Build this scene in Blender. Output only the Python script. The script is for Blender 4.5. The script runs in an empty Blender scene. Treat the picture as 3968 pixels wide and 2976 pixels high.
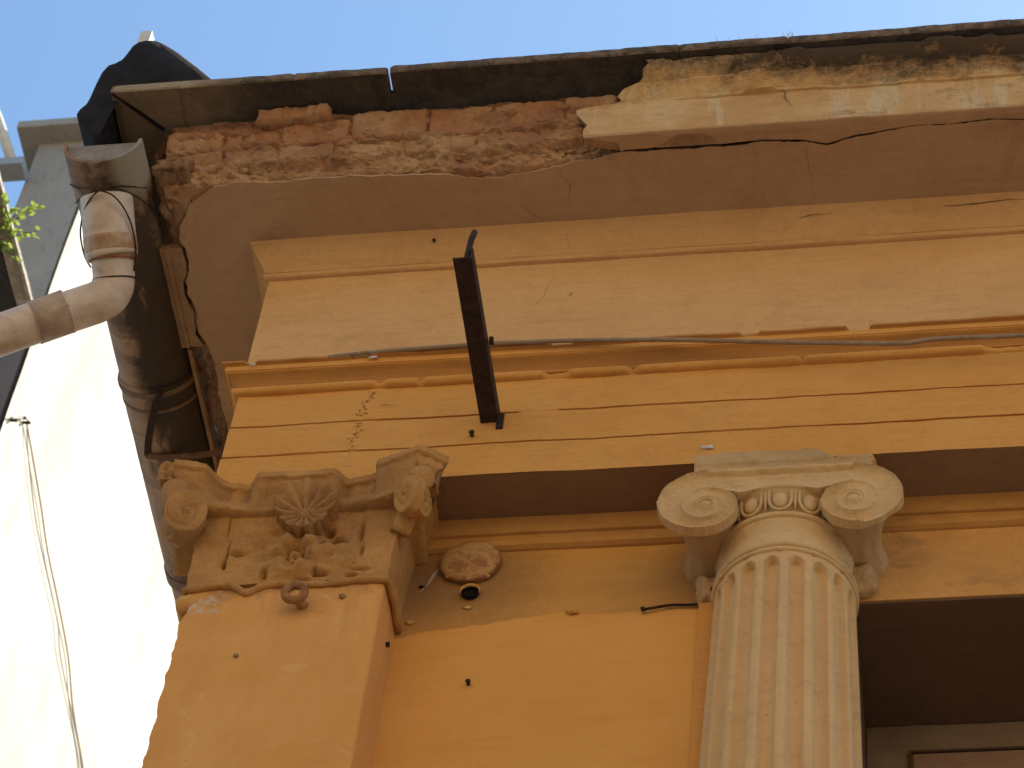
import bpy, bmesh, math, random
from mathutils import Vector, Matrix, noise, Euler

# ------------------------------------------------------------------ camera, sky, sun, exposure
scn = bpy.context.scene
col = scn.collection
cam_d = bpy.data.cameras.new('camera'); cam = bpy.data.objects.new('camera', cam_d); col.objects.link(cam)
F = Vector((-0.14475012, 0.56940924, 0.80920982)); R_ = Vector((0.98784708, 0.12995881, 0.08525754)); U_ = Vector((0.05661751, -0.8117166, 0.5813008))
cam.matrix_world = Matrix(((R_.x, U_.x, -F.x, 2.4341), (R_.y, U_.y, -F.y, -5.9479), (R_.z, U_.z, -F.z, 1.6), (0, 0, 0, 1)))
cam_d.sensor_width = 36; cam_d.lens = 112.0; cam_d.clip_end = 2000; cam_d.clip_start = .05
cam_d.dof.use_dof = True; cam_d.dof.focus_distance = 10.3; cam_d.dof.aperture_fstop = 6.5
scn.camera = cam

SUN_EL, SUN_AZ = math.radians(50), math.radians(36)      # azimuth from +X towards +Y
w = bpy.data.worlds.new('World'); scn.world = w; w.use_nodes = True
nt = w.node_tree; bg = nt.nodes['Background']
sky = nt.nodes.new('ShaderNodeTexSky'); sky.sky_type = 'NISHITA'; sky.sun_disc = False
sky.sun_elevation = SUN_EL; sky.sun_rotation = math.pi / 2 - SUN_AZ
sky.air_density = 1.0; sky.dust_density = .9; sky.ozone_density = 1.0
tint = nt.nodes.new('ShaderNodeMix'); tint.data_type = 'RGBA'; tint.blend_type = 'MULTIPLY'; tint.inputs[0].default_value = 1
tint.inputs[7].default_value = (.82, .98, 1.0, 1)      # a slightly clearer blue than the model atmosphere
nt.links.new(sky.outputs[0], tint.inputs[6]); nt.links.new(tint.outputs[2], bg.inputs['Color']); bg.inputs['Strength'].default_value = 0.13
sd = bpy.data.lights.new('sun', 'SUN'); sd.energy = 5.0; sd.angle = math.radians(.53); sd.color = (1.0, .90, .76)
so = bpy.data.objects.new('sun', sd); col.objects.link(so)
sv = Vector((math.cos(SUN_EL) * math.cos(SUN_AZ), math.cos(SUN_EL) * math.sin(SUN_AZ), math.sin(SUN_EL)))
so.rotation_euler = sv.to_track_quat('Z', 'Y').to_euler(); so.location = (20, 10, 40)
vs = scn.view_settings
vs.view_transform = 'Standard'; vs.look = 'None'; vs.gamma = 1; vs.use_curve_mapping = False
vs.exposure = 1.05
scn.cycles.max_bounces = 8; scn.cycles.diffuse_bounces = 5

# ------------------------------------------------------------------ helpers
rnd = random.Random(7)
def fbm(p, s, o=4):
    return noise.fractal(Vector(p) * s, 0.9, 2.1, o)
def n1(x, s, seed=0.):
    return noise.fractal(Vector((x * s, seed, seed * .37)), 0.9, 2.1, 4)

def link_parent(o, parent):
    if parent:
        o.parent = parent
        o.matrix_parent_inverse = Matrix.Translation(parent.location).inverted() if parent.type == 'EMPTY' else Matrix.Identity(4)
def mk(name, verts, faces, mat=None, parent=None, smooth=False, **props):
    me = bpy.data.meshes.new(name); me.from_pydata([tuple(v) for v in verts], [], faces); me.update()
    if smooth:
        for p in me.polygons: p.use_smooth = True
    o = bpy.data.objects.new(name, me); col.objects.link(o)
    if mat: me.materials.append(mat)
    link_parent(o, parent)
    for k, v in props.items(): o[k] = v
    return o
def fix(o):
    bm = bmesh.new(); bm.from_mesh(o.data); bmesh.ops.recalc_face_normals(bm, faces=bm.faces); bm.to_mesh(o.data); bm.free(); return o
def empty(name, loc, label, cat, group=None):
    o = bpy.data.objects.new(name, None); o.location = loc; col.objects.link(o); o.empty_display_size = .1
    o['label'] = label; o['category'] = cat
    if group: o['group'] = group
    return o
def tag(o, label, cat, group=None):
    o['label'] = label; o['category'] = cat
    if group: o['group'] = group
    return o
def box_geo(x0, x1, y0, y1, z0, z1):
    v = [(x0, y0, z0), (x1, y0, z0), (x1, y1, z0), (x0, y1, z0), (x0, y0, z1), (x1, y0, z1), (x1, y1, z1), (x0, y1, z1)]
    f = [(0, 3, 2, 1), (4, 5, 6, 7), (0, 1, 5, 4), (1, 2, 6, 5), (2, 3, 7, 6), (3, 0, 4, 7)]
    return v, f
def box(name, x0, x1, y0, y1, z0, z1, mat, parent=None, bevel=0, **pr):
    v, f = box_geo(x0, x1, y0, y1, z0, z1)
    o = mk(name, v, f, mat, parent, **pr)
    if bevel:
        bm = bmesh.new(); bm.from_mesh(o.data); bmesh.ops.bevel(bm, geom=bm.edges[:], offset=bevel, segments=2, affect='EDGES', profile=.5)
        bm.to_mesh(o.data); bm.free()
    return o
def tube_geo(pts, rad, n=10, caps=True, V=None, Fc=None):
    V = V if V is not None else []; Fc = Fc if Fc is not None else []
    pts = [Vector(p) for p in pts]; base = len(V); up = None
    for i, p in enumerate(pts):
        t = (pts[min(i + 1, len(pts) - 1)] - pts[max(i - 1, 0)]).normalized()
        if up is None: up = t.orthogonal().normalized()
        up = (up - t * up.dot(t)).normalized(); sd_ = t.cross(up)
        r = rad[i] if isinstance(rad, (list, tuple)) else rad
        for k in range(n):
            a = 2 * math.pi * k / n
            V.append(p + up * (r * math.cos(a)) + sd_ * (r * math.sin(a)))
    for i in range(len(pts) - 1):
        for k in range(n):
            a = base + i * n + k; b = base + i * n + (k + 1) % n
            Fc.append((a, b, b + n, a + n))
    if caps:
        Fc.append(tuple(base + k for k in reversed(range(n))))
        Fc.append(tuple(base + (len(pts) - 1) * n + k for k in range(n)))
    return V, Fc
def tube(name, pts, rad, mat, parent=None, n=10, **pr):
    V, Fc = tube_geo(pts, rad, n)
    return mk(name, V, Fc, mat, parent, True, **pr)
def smooth_path(pts, k=6):
    P = [Vector(p) for p in pts]; out = []
    for i in range(len(P) - 1):
        p0 = P[max(i - 1, 0)]; p1 = P[i]; p2 = P[i + 1]; p3 = P[min(i + 2, len(P) - 1)]
        for j in range(k):
            t = j / k
            out.append(.5 * ((2 * p1) + (p2 - p0) * t + (2 * p0 - 5 * p1 + 4 * p2 - p3) * t * t + (3 * p1 - p0 - 3 * p2 + p3) * t ** 3))
    out.append(P[-1]); return out
def smooth_all(o, ang=None):
    for p in o.data.polygons: p.use_smooth = True
    if ang: 
        try:
            bm = bmesh.new(); bm.from_mesh(o.data)
            for e in bm.edges:
                if len(e.link_faces) == 2 and e.calc_face_angle(0) > ang: e.smooth = False
            bm.to_mesh(o.data); bm.free()
        except Exception: pass
    return o

# ------------------------------------------------------------------ materials
class NG:
    def __init__(s, name):
        s.m = bpy.data.materials.new(name); s.m.use_nodes = True; s.t = s.m.node_tree; s.b = s.t.nodes['Principled BSDF']
        s.tc = s.t.nodes.new('ShaderNodeTexCoord').outputs['Object']
        s.b.inputs['Specular IOR Level'].default_value = .25
    def map(s, sc=(1, 1, 1), rot=(0, 0, 0)):
        n = s.t.nodes.new('ShaderNodeMapping'); n.inputs['Scale'].default_value = sc; n.inputs['Rotation'].default_value = rot
        s.t.links.new(s.tc, n.inputs[0]); return n.outputs[0]
    def noise(s, scale, detail=4, rough=.6, vec=None, dist=0):
        n = s.t.nodes.new('ShaderNodeTexNoise'); n.inputs['Scale'].default_value = scale; n.inputs['Detail'].default_value = detail
        n.inputs['Roughness'].default_value = rough; n.inputs['Distortion'].default_value = dist
        s.t.links.new(vec if vec is not None else s.tc, n.inputs['Vector']); return n.outputs['Fac']
    def voro(s, scale, vec=None, feature='DISTANCE_TO_EDGE'):
        n = s.t.nodes.new('ShaderNodeTexVoronoi'); n.feature = feature; n.inputs['Scale'].default_value = scale
        s.t.links.new(vec if vec is not None else s.tc, n.inputs['Vector']); return n.outputs['Distance']
    def ramp(s, fac, a, b, lo=0., hi=1.):
        n = s.t.nodes.new('ShaderNodeMapRange'); n.inputs['From Min'].default_value = a; n.inputs['From Max'].default_value = b
        n.inputs['To Min'].default_value = lo; n.inputs['To Max'].default_value = hi; n.clamp = True
        s.t.links.new(fac, n.inputs['Value']); return n.outputs[0]
    def math(s, op, a, b):
        n = s.t.nodes.new('ShaderNodeMath'); n.operation = op
        for i, v in enumerate((a, b)):
            if isinstance(v, (int, float)): n.inputs[i].default_value = v
            else: s.t.links.new(v, n.inputs[i])
        return n.outputs[0]
    def xyz(s, k):
        n = s.t.nodes.new('ShaderNodeSeparateXYZ'); s.t.links.new(s.tc, n.inputs[0]); return n.outputs[k]
    def mix(s, fac, a, b):
        n = s.t.nodes.new('ShaderNodeMix'); n.data_type = 'RGBA'
        if isinstance(fac, (int, float)): n.inputs[0].default_value = fac
        else: s.t.links.new(fac, n.inputs[0])
        for i, v in ((6, a), (7, b)):
            if isinstance(v, tuple): n.inputs[i].default_value = (*v, 1)
            else: s.t.links.new(v, n.inputs[i])
        return n.outputs[2]
    def done(s, colr, rough=.85, bumps=(), metal=0):
        if isinstance(colr, tuple): s.b.inputs['Base Color'].default_value = (*colr, 1)
        else: s.t.links.new(colr, s.b.inputs['Base Color'])
        if isinstance(rough, (int, float)): s.b.inputs['Roughness'].default_value = rough
        else: s.t.links.new(rough, s.b.inputs['Roughness'])
        s.b.inputs['Metallic'].default_value = metal
        prev = None
        for h, dist in bumps:
            n = s.t.nodes.new('ShaderNodeBump'); n.inputs['Strength'].default_value = 1; n.inputs['Distance'].default_value = dist
            s.t.links.new(h, n.inputs['Height'])
            if prev is not None: s.t.links.new(prev, n.inputs['Normal'])
            prev = n.outputs[0]
        if prev is not None: s.t.links.new(prev, s.b.inputs['Normal'])
        return s.m

def plaster(name, base, dark, light, grime, streak=(3, 3, 45), dirt=.35, gsc=2.2, bump=.004):
    g = NG(name)
    st = g.noise(1.0, 6, .65, g.map(streak), .3)
    big = g.noise(2.3, 6, .62)
    fine = g.noise(38, 5, .7)
    c = g.mix(g.ramp(big, .35, .68), base, light)
    c = g.mix(g.ramp(st, .5, .8, 0, .42), c, dark)
    md = g.noise(7, 7, .7, g.map((1, 1, 2.4)), .5)
    c = g.mix(g.ramp(md, .5, .75, 0, .45), c, dark)
    c = g.mix(g.ramp(fine, .52, .8, 0, .5), c, dark)
    gr = g.noise(gsc, 8, .7, g.map((1, 1, 1.6)), .6)
    c = g.mix(g.ramp(gr, .56, .74, 0, dirt), c, grime)
    sp = g.noise(120, 2, .5)
    spm = g.math('MULTIPLY', g.ramp(sp, .70, .76), g.ramp(gr, .35, .65, .15, .9))
    c = g.mix(spm, c, tuple(x * .3 for x in grime))
    if name == 'ochre_paint':
        zz = g.xyz(2); band = g.math('MULTIPLY', g.ramp(zz, 10.100, 10.108), g.ramp(zz, 10.141, 10.146, 1, 0))
        band = g.math('MAXIMUM', band, g.ramp(zz, 10.172, 10.176))
        c = g.mix(g.math('MULTIPLY', band, g.ramp(big, .3, .7, .45, .8)), c, (.34, .15, .045))  # cavetto and top fillet darkened: painted recess shade along with dirt
    return g.done(c, .9, ((st, bump * .8), (fine, bump * .5), (big, bump * 3)))

M = {}
M['frieze'] = plaster('cream_frieze_paint', (.62, .36, .15), (.46, .25, .10), (.68, .415, .185), (.36, .215, .10), streak=(2.4, 2.4, 60), dirt=.4)
M['soffit'] = plaster('shaded_soffit_paint', (.44, .27, .15), (.34, .20, .112), (.50, .32, .18), (.22, .115, .06), streak=(1.2, 22, 3), dirt=.55)  # base colour lowered to paint in the shade on downward faces
M['ochre'] = plaster('ochre_paint', (.64, .30, .068), (.50, .22, .05), (.68, .34, .09), (.38, .20, .075), streak=(3, 3, 70), dirt=.35)
M['mould_dark'] = plaster('dark_ochre_moulding', (.48, .23, .06), (.34, .16, .05), (.54, .28, .08), (.22, .12, .06), streak=(3, 3, 40), dirt=.6, gsc=2)  # darker ochre for the wall moulding under the architrave
M['stone_dark'] = plaster('sooty_shaded_capital_paint', (.46, .29, .135), (.34, .21, .095), (.54, .36, .175), (.22, .14, .075), streak=(6, 6, 20), dirt=.7, gsc=6, bump=.006)  # dirt on the abacus, painted shade on the bolsters and leaf tips
M['ochre_dirty'] = plaster('dirty_ochre_paint', (.58, .285, .075), (.40, .19, .06), (.64, .34, .11), (.28, .15, .07), streak=(5, 5, 12), dirt=.8, gsc=4, bump=.007)
M['ochre_under'] = plaster('shaded_soffit_ochre', (.25, .14, .072), (.19, .10, .052), (.28, .16, .083), (.14, .07, .035), streak=(2, 20, 2), dirt=.5)  # darkened copy of the ochre, shade under the architrave painted in
M['stone'] = plaster('column_stone_paint', (.62, .395, .18), (.45, .27, .12), (.68, .445, .21), (.36, .24, .13), streak=(22, 22, 1.2), dirt=.45, gsc=3.5)
M['stone_cap'] = plaster('capital_stone_paint', (.60, .39, .18), (.42, .26, .115), (.67, .45, .22), (.32, .21, .11), streak=(8, 8, 8), dirt=.6, gsc=6, bump=.006)

# wall: bright ochre below an irregular paint edge, dirtier coat above it
def wall_mat():
    g = NG('wall_two_coat_paint')
    z = g.xyz(2); x = g.xyz(0)
    st = g.noise(1.0, 6, .65, g.map((3, 3, 14)), .4); big = g.noise(2, 6, .6); fine = g.noise(40, 5, .7)
    edge = g.noise(5, 5, .6, g.map((1, 0, 0)))
    lim = g.math('ADD', g.ramp(x, .60, 1.05, 9.015, 9.10), g.math('MULTIPLY', g.math('SUBTRACT', edge, .5), .09))
    up = g.ramp(g.math('SUBTRACT', z, lim), -.003, .006)
    lo = g.mix(g.ramp(big, .3, .7), (.67, .315, .065), (.72, .36, .095))
    lo = g.mix(g.ramp(st, .5, .75, 0, .5), lo, (.60, .27, .05))
    hi = g.mix(g.ramp(big, .35, .65), (.60, .29, .06), (.50, .245, .065))
    hi = g.mix(g.ramp(st, .45, .7, 0, .8), hi, (.60, .31, .08))
    # soot round the vent cover
    dx = g.math('MULTIPLY', g.math('SUBTRACT', x, .80), 3.0); dz = g.math('MULTIPLY', g.math('SUBTRACT', z, 9.29), 3.6)
    d = g.math('SQRT', g.math('ADD', g.math('MULTIPLY', dx, dx), g.math('MULTIPLY', dz, dz)), 0)
    d = g.math('ADD', d, g.math('MULTIPLY', g.math('SUBTRACT', fine, .5), .9))
    hi = g.mix(g.ramp(d, .35, 1.1, .65, 0), hi, (.22, .12, .05))
    for sx, sz, rx_, rz_ in ((1.56, 9.22, 5.5, 5.0), (.66, 9.28, 6.5, 3.2)):  # painted shade in the pilaster corner; shade and soot beside the column capital
        ax_ = g.math('MULTIPLY', g.math('SUBTRACT', x, sx), rx_); az_ = g.math('MULTIPLY', g.math('SUBTRACT', z, sz), rz_)
        dd = g.math('SQRT', g.math('ADD', g.math('MULTIPLY', ax_, ax_), g.math('MULTIPLY', az_, az_)), 0)
        dd = g.math('ADD', dd, g.math('MULTIPLY', g.math('SUBTRACT', big, .5), 1.0))
        hi = g.mix(g.ramp(dd, .2, 1.15, .6, 0), hi, (.24, .12, .05))
    c = g.mix(up, lo, hi)
    sp = g.noise(70, 2, .5); c = g.mix(g.ramp(sp, .74, .79, 0, .8), c, (.17, .1, .05))
    return g.done(c, .88, ((st, .003), (fine, .003), (big, .012), (up, .003)))
M['wall'] = wall_mat()

def corona_mat():
    g = NG('stained_corona_plaster')
    z = g.xyz(2); x = g.xyz(0)
    st = g.noise(1.0, 7, .7, g.map((2.2, 2.2, 22)), .5); big = g.noise(3.2, 8, .68, None, .8); fine = g.noise(55, 6, .75); md = g.noise(11, 7, .7, g.map((1, 1, 1.8)), .8)
    c = g.mix(g.ramp(big, .4, .62), (.62, .375, .165), (.72, .49, .25))
    c = g.mix(g.ramp(md, .5, .7, 0, .6), c, (.50, .28, .115))
    # pale run marks
    runs = g.noise(1, 4, .6, g.map((9, 9, 1.2)), .8)
    c = g.mix(g.ramp(runs, .56, .64, 0, .75), c, (.70, .57, .36))
    # black mould, heavier upward and to the right
    h = g.ramp(z, 11.09, 11.19, -.20, .36)
    rx = g.ramp(x, 1.45, 2.0, -.20, .14)
    mo = g.math('ADD', g.math('ADD', g.math('MULTIPLY', st, .5), g.math('MULTIPLY', md, .5)), g.math('ADD', h, rx))
    mo = g.math('ADD', mo, g.math('MULTIPLY', g.math('SUBTRACT', fine, .5), .5))
    mo = g.math('ADD', mo, g.math('MULTIPLY', g.math('SUBTRACT', big, .5), .9))
    c = g.mix(g.ramp(mo, .47, .84, 0, .93), c, (.045, .035, .030))
    return g.done(c, .95, ((fine, .006), (md, .012), (st, .006)))
M['corona'] = corona_mat()

def slab_mat():
    g = NG('blackened_coping_stone')
    x = g.xyz(0); md = g.noise(9, 7, .7, None, .6); fine = g.noise(60, 6, .75); big = g.noise(2.5, 4)
    c = g.mix(g.ramp(md, .42, .6), (.055, .042, .034), (.10, .075, .055))
    c = g.mix(g.ramp(fine, .55, .72, 0, .8), c, (.16, .115, .08))
    lf = g.ramp(g.math('ADD', x, g.math('MULTIPLY', g.math('SUBTRACT', md, .5), .8)), -.28, .0, 1, 0)
    c = g.mix(lf, c, (.27, .19, .115))
    return g.done(c, .95, ((fine, .008), (md, .02)))
M['slab'] = slab_mat()
def slabface_mat():
    g = NG('weathered_coping_edge')
    x = g.xyz(0); md = g.noise(16, 7, .7, None, .6); fine = g.noise(70, 6, .75)
    c = g.mix(g.ramp(md, .42, .6), (.12, .09, .065), (.29, .205, .14))
    c = g.mix(g.ramp(fine, .5, .68, 0, .7), c, (.07, .055, .05))
    c = g.mix(g.ramp(x, -.28, -.05, 1, 0), c, (.42, .33, .22))
    return g.done(c, .95, ((fine, .008), (md, .02)))
M['slabface'] = slabface_mat()

def brick_mat():
    g = NG('old_red_brick')
    md = g.noise(14, 8, .72, None, .5); fine = g.noise(70, 7, .78); big = g.noise(4, 5)
    pit = g.voro(90, feature='F1')
    c = g.mix(g.ramp(md, .4, .62), (.52, .23, .105), (.62, .325, .155))
    c = g.mix(g.ramp(fine, .53, .7, 0, .75), c, (.34, .14, .08))
    c = g.mix(g.ramp(big, .46, .62, 0, .8), c, (.66, .42, .235))
    return g.done(c, .97, ((fine, .012), (md, .02), (g.ramp(pit, .0, .35), .004)))
M['brick'] = brick_mat()
def mortar_mat():
    g = NG('crumbling_mortar')
    md = g.noise(10, 8, .72, None, .7); fine = g.noise(60, 7, .78); big = g.noise(3.2, 6, .6, None, .5)
    z = g.xyz(2)
    c = g.mix(g.ramp(md, .4, .6), (.66, .36, .18), (.78, .49, .26))
    c = g.mix(g.ramp(big, .48, .6, 0, .8), c, (.50, .245, .13))
    c = g.mix(g.ramp(fine, .56, .74, 0, .75), c, (.36, .175, .09)); c = g.mix(g.ramp(z, 11.03, 11.07, 0, .65), c, (.46, .21, .11))
    c = g.mix(g.ramp(z, 11.12, 11.19, 0, .7), c, (.20, .115, .08))
    return g.done(c, .97, ((fine, .014), (md, .03)))
M['mortar'] = mortar_mat()
def side_mat():
    g = NG('rough_side_masonry')
    md = g.noise(16, 8, .74, g.map((1.6, .7, 1)), .7); fine = g.noise(70, 7, .8)
    c = g.mix(g.ramp(md, .42, .58), (.36, .18, .10), (.58, .36, .20))
    c = g.mix(g.ramp(fine, .52, .7, 0, .8), c, (.16, .085, .055))
    return g.done(c, .97, ((fine, .014), (md, .03)))
M['side'] = side_mat()

def pil_mat():
    g = NG('pilaster_paint')
    z = g.xyz(2); st = g.noise(1, 6, .65, g.map((7, 7, 2)), .5); big = g.noise(2.4, 7, .65); fine = g.noise(40, 6, .72)
    c = g.mix(g.ramp(big, .35, .65), (.66, .305, .072), (.72, .36, .11)); c = g.mix(g.ramp(st, .5, .7, 0, .5), c, (.58, .28, .075))
    gr = g.math('ADD', g.noise(6, 7, .7, None, .5), g.ramp(z, 8.75, 9.06, -.25, .12))
    c = g.mix(g.ramp(gr, .5, .7, 0, .75), c, (.34, .18, .075))
    x = g.xyz(0)
    drip = g.noise(1, 5, .6, g.map((16, 16, 1.5)), .6); dm = g.math('MULTIPLY', g.ramp(drip, .5, .66), g.ramp(z, 8.55, 9.0, 0, .7))
    c = g.mix(g.math('MULTIPLY', dm, .45), c, (.46, .22, .07))
    pz = g.math('MULTIPLY', g.ramp(x, .10, .14, 1, 0), g.math('MULTIPLY', g.ramp(z, 8.93, 8.96), g.ramp(z, 9.01, 9.03, 1, 0)))
    c = g.mix(g.math('MULTIPLY', pz, g.ramp(g.noise(22, 5, .7), .45, .56)), c, (.55, .45, .33))
    c = g.mix(g.ramp(g.noise(3.5, 8, .75, None, 1.2), .58, .66, 0, .35), c, (.78, .52, .26))
    sp = g.noise(60, 3, .6); c = g.mix(g.ramp(sp, .72, .78, 0, .8), c, (.15, .09, .05))
    return g.done(c, .88, ((fine, .003), (st, .004), (big, .01)))
M['pil'] = pil_mat()

def capital_mat():
    g = NG('grimy_shaded_relief')
    md = g.noise(7, 8, .7, None, .6); fine = g.noise(50, 7, .75); big = g.noise(2.4, 4)
    c = g.mix(g.ramp(md, .38, .62), (.44, .215, .06), (.57, .295, .09))
    c = g.mix(g.ramp(big, .45, .62, 0, .7), c, (.34, .175, .07))
    c = g.mix(g.ramp(fine, .55, .75, 0, .7), c, (.24, .12, .055))
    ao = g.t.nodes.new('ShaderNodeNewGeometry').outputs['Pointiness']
    c = g.mix(g.ramp(ao, .40, .495, .85, 0), c, (.11, .055, .028))  # crease shade painted into the carved recesses
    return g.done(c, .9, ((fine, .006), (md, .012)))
M['capital'] = capital_mat()

def simple(name, a, b, sc=12, rough=.7, metal=0, bump=.004, c2=None, th=(.4, .65)):
    g = NG(name); md = g.noise(sc, 7, .7, None, .5); fine = g.noise(sc * 6, 6, .7)
    c = g.mix(g.ramp(md, *th), a, b)
    if c2: c = g.mix(g.ramp(fine, .55, .7, 0, .85), c, c2)
    return g.done(c, rough, ((fine, bump), (md, bump * 2)), metal)
M['dark_iron'] = simple('rusted_dark_iron', (.035, .022, .018), (.075, .042, .03), 25, .75, .3)
M['rust'] = simple('flaking_rust', (.30, .11, .045), (.42, .20, .085), 20, .85, .1)
M['tar'] = simple('black_tar_sheet', (.010, .008, .008), (.022, .018, .016), 9, .95, 0, .006)
M['white_block'] = simple('white_painted_post', (.72, .70, .64), (.6, .58, .53), 20)
M['cable'] = simple('grey_cable_sheath', (.36, .26, .165), (.27, .19, .12), 20, .8)
M['crack'] = NG('crack_shadow_dirt').done((.09, .05, .028), 1)
M['void'] = NG('dark_hole').done((.01, .008, .007), 1)  # near black for the pipe bore, mitre joint and dark chips
M['chip'] = simple('fresh_plaster_chip', (.68, .62, .52), (.8, .76, .68), 30)
M['wood'] = simple('weathered_grey_wood', (.32, .27, .21), (.50, .45, .37), 14, .85, 0, .006, (.16, .11, .08))
M['darkboard'] = simple('dark_painted_board', (.03, .028, .028), (.05, .048, .045), 10)
M['steel'] = simple('grey_painted_steel', (.30, .32, .34), (.36, .38, .40), 10, .5)
M['pole'] = simple('cream_painted_pole', (.62, .57, .47), (.7, .66, .56), 10, .5)
M['door_under'] = plaster('dark_brown_reveal', (.13, .072, .04), (.10, .055, .03), (.155, .085, .047), (.05, .028, .016), streak=(2, 20, 2), dirt=.3)  # door soffit and jamb, much darker brown than the lintel face
M['door'] = plaster('brown_grey_door_paint', (.24, .16, .105), (.18, .12, .078), (.32, .225, .15), (.11, .07, .045), streak=(2, 2, 20), dirt=.5)
M['doorpanel'] = plaster('dull_pink_panel_paint', (.27, .16, .10), (.20, .115, .075), (.31, .19, .125), (.14, .08, .05), streak=(2, 2, 20), dirt=.5)
M['roof'] = simple('flat_roof_concrete', (.22, .2, .18), (.3, .28, .25), 6)

def concrete_mat(name, a, b, spot):
    g = NG(name); md = g.noise(5, 8, .7, g.map((1, 1, .35)), .4); fine = g.noise(45, 6, .75); sp = g.noise(26, 3, .6, g.map((1, 1, .4)))
    c = g.mix(g.ramp(md, .35, .65), a, b); c = g.mix(g.ramp(sp, .58, .7, 0, .55), c, spot); c = g.mix(g.ramp(g.math('ADD', g.xyz(2), g.math('MULTIPLY', md, .6)), 15.35, 15.6, .8, 0), c, (.12, .10, .09))
    return g.done(c, .92, ((fine, .006),))
M['concrete'] = concrete_mat('raw_grey_cement', (.30, .28, .245), (.37, .345, .30), (.17, .155, .14))
def white_mat():
    g = NG('whitewashed_wall')
    md = g.noise(1.2, 7, .65, g.map((1, 1.6, .35)), .4); fine = g.noise(30, 6, .7)
    c = g.mix(g.ramp(md, .38, .66), (.60, .555, .46), (.43, .385, .31))
    c = g.mix(g.ramp(fine, .6, .8, 0, .3), c, (.5, .45, .38))
    return g.done(c, .9, ((fine, .004),))
M['white'] = white_mat()
def gutter_mat():
    g = NG('soot_streaked_gutter_cement')
    y = g.xyz(1); x = g.xyz(0)
    rings = g.noise(1, 6, .65, g.map((3, 22, 3)), .4); md = g.noise(4.5, 7, .68, g.map((1, .55, 1)), .6); fine = g.noise(50, 6, .7)
    c = g.mix(g.ramp(md, .40, .62), (.40, .265, .165), (.24, .145, .09))
    c = g.mix(g.ramp(rings, .5, .7, 0, .7), c, (.14, .08, .05))
    mo = g.math('ADD', md, g.math('ADD', g.ramp(x, -.64, -.52, -.22, .12), g.ramp(y, -.5, -.1, -.03, .08)))
    c = g.mix(g.ramp(mo, .46, .62, 0, .92), c, (.042, .031, .025))
    c = g.mix(g.math('MULTIPLY', g.ramp(y, -.36, -.30, 1, 0), g.ramp(x, -.50, -.46)), c, (.30, .27, .21))
    return g.done(c, .8, ((rings, .004), (fine, .003)))
M['gutter'] = gutter_mat()
M['gutter_cap'] = simple('grey_cement_end', (.22, .19, .16), (.32, .28, .24), 12, .85, 0, .004, (.12, .09, .075))
M['zinc'] = simple('gutter_ring_cement', (.16, .10, .065), (.24, .16, .10), 12, .8)
def pvc_mat():
    g = NG('stained_white_plastic')
    md = g.noise(7, 6, .6, None, .5); fine = g.noise(40, 4)
    c = g.mix(g.ramp(md, .45, .68), (.62, .52, .43), (.44, .31, .22))
    c = g.mix(g.ramp(fine, .6, .75, 0, .3), c, (.3, .18, .10))
    return g.done(c, .42, ((fine, .0006),))
M['pvc'] = pvc_mat()
def pvcr_mat():
    g = NG('rust_stained_plastic')
    md = g.noise(14, 6, .6, None, .5)
    c = g.mix(g.ramp(md, .4, .62), (.50, .36, .25), (.34, .20, .11)); return g.done(c, .5)
M['pvc_rust'] = pvcr_mat()
M['enamel'] = simple('rusty_enamel_cover', (.40, .16, .06), (.56, .33, .12), 22, .85, 0, .004, (.64, .44, .19), (.42, .55))
def leaf_mat():
    g = NG('young_leaf'); md = g.noise(6, 3)
    c = g.mix(g.ramp(md, .4, .6), (.12, .19, .02), (.24, .32, .05))
    g.b.inputs['Transmission Weight'].default_value = 0
    m = g.done(c, .45)
    tr = g.t.nodes.new('ShaderNodeBsdfTranslucent'); tr.inputs['Color'].default_value = (.32, .42, .08, 1)
    mx = g.t.nodes.new('ShaderNodeMixShader'); mx.inputs[0].default_value = .45
    out = g.t.nodes['Material Output']
    g.t.links.new(g.b.outputs[0], mx.inputs[1]); g.t.links.new(tr.outputs[0], mx.inputs[2]); g.t.links.new(mx.outputs[0], out.inputs[0])
    return m
M['leaf'] = leaf_mat()
M['rusty'] = simple('dark_rusted_iron_brown', (.13, .06, .035), (.22, .12, .07), 25, .85)
M['eye'] = simple('rust_over_ochre_ring', (.42, .20, .07), (.26, .11, .045), 30, .9)
M['grout'] = simple('pale_grout', (.5, .42, .32), (.62, .54, .44), 40)
M['drip'] = simple('dirty_broken_plaster', (.34, .19, .10), (.42, .26, .14), 14, .9, 0, .006, (.18, .10, .06))
M['hem'] = simple('skylit_sheet_edge', (.10, .09, .08), (.16, .145, .13), 30)  # skylight on the black sheet's edge painted in as grey
M['pvc_rust2'] = simple('brown_stained_sleeve', (.50, .38, .28), (.33, .22, .15), 8, .5)
M['wire_tan'] = simple('tan_wire', (.32, .25, .15), (.4, .32, .2), 10)
M['wire_grey'] = simple('grey_wire', (.34, .34, .32), (.42, .42, .4), 10)
M['stem'] = simple('brown_twig', (.12, .08, .05), (.2, .14, .08), 20)
M['ground'] = simple('dusty_asphalt', (.07, .06, .05), (.10, .085, .07), 2, .95, 0, .004, (.08, .07, .06))
M['opp'] = simple('bounce_cream_render', (.70, .49, .28), (.76, .55, .33), 2, .9)
M['paving'] = simple('pavement_cement', (.34, .30, .25), (.42, .37, .3), 3, .95)

# ------------------------------------------------------------------ ground
g = mk('street_ground', [(-400, -400, 0), (400, -400, 0), (400, 400, 0), (-400, 400, 0)], [(0, 1, 2, 3)], M['ground'], kind='structure')
v, f = box_geo(-60, 60, -1.9, .18, .004, .14)
mk('pavement', v, f, M['paving'], kind='structure')

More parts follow.
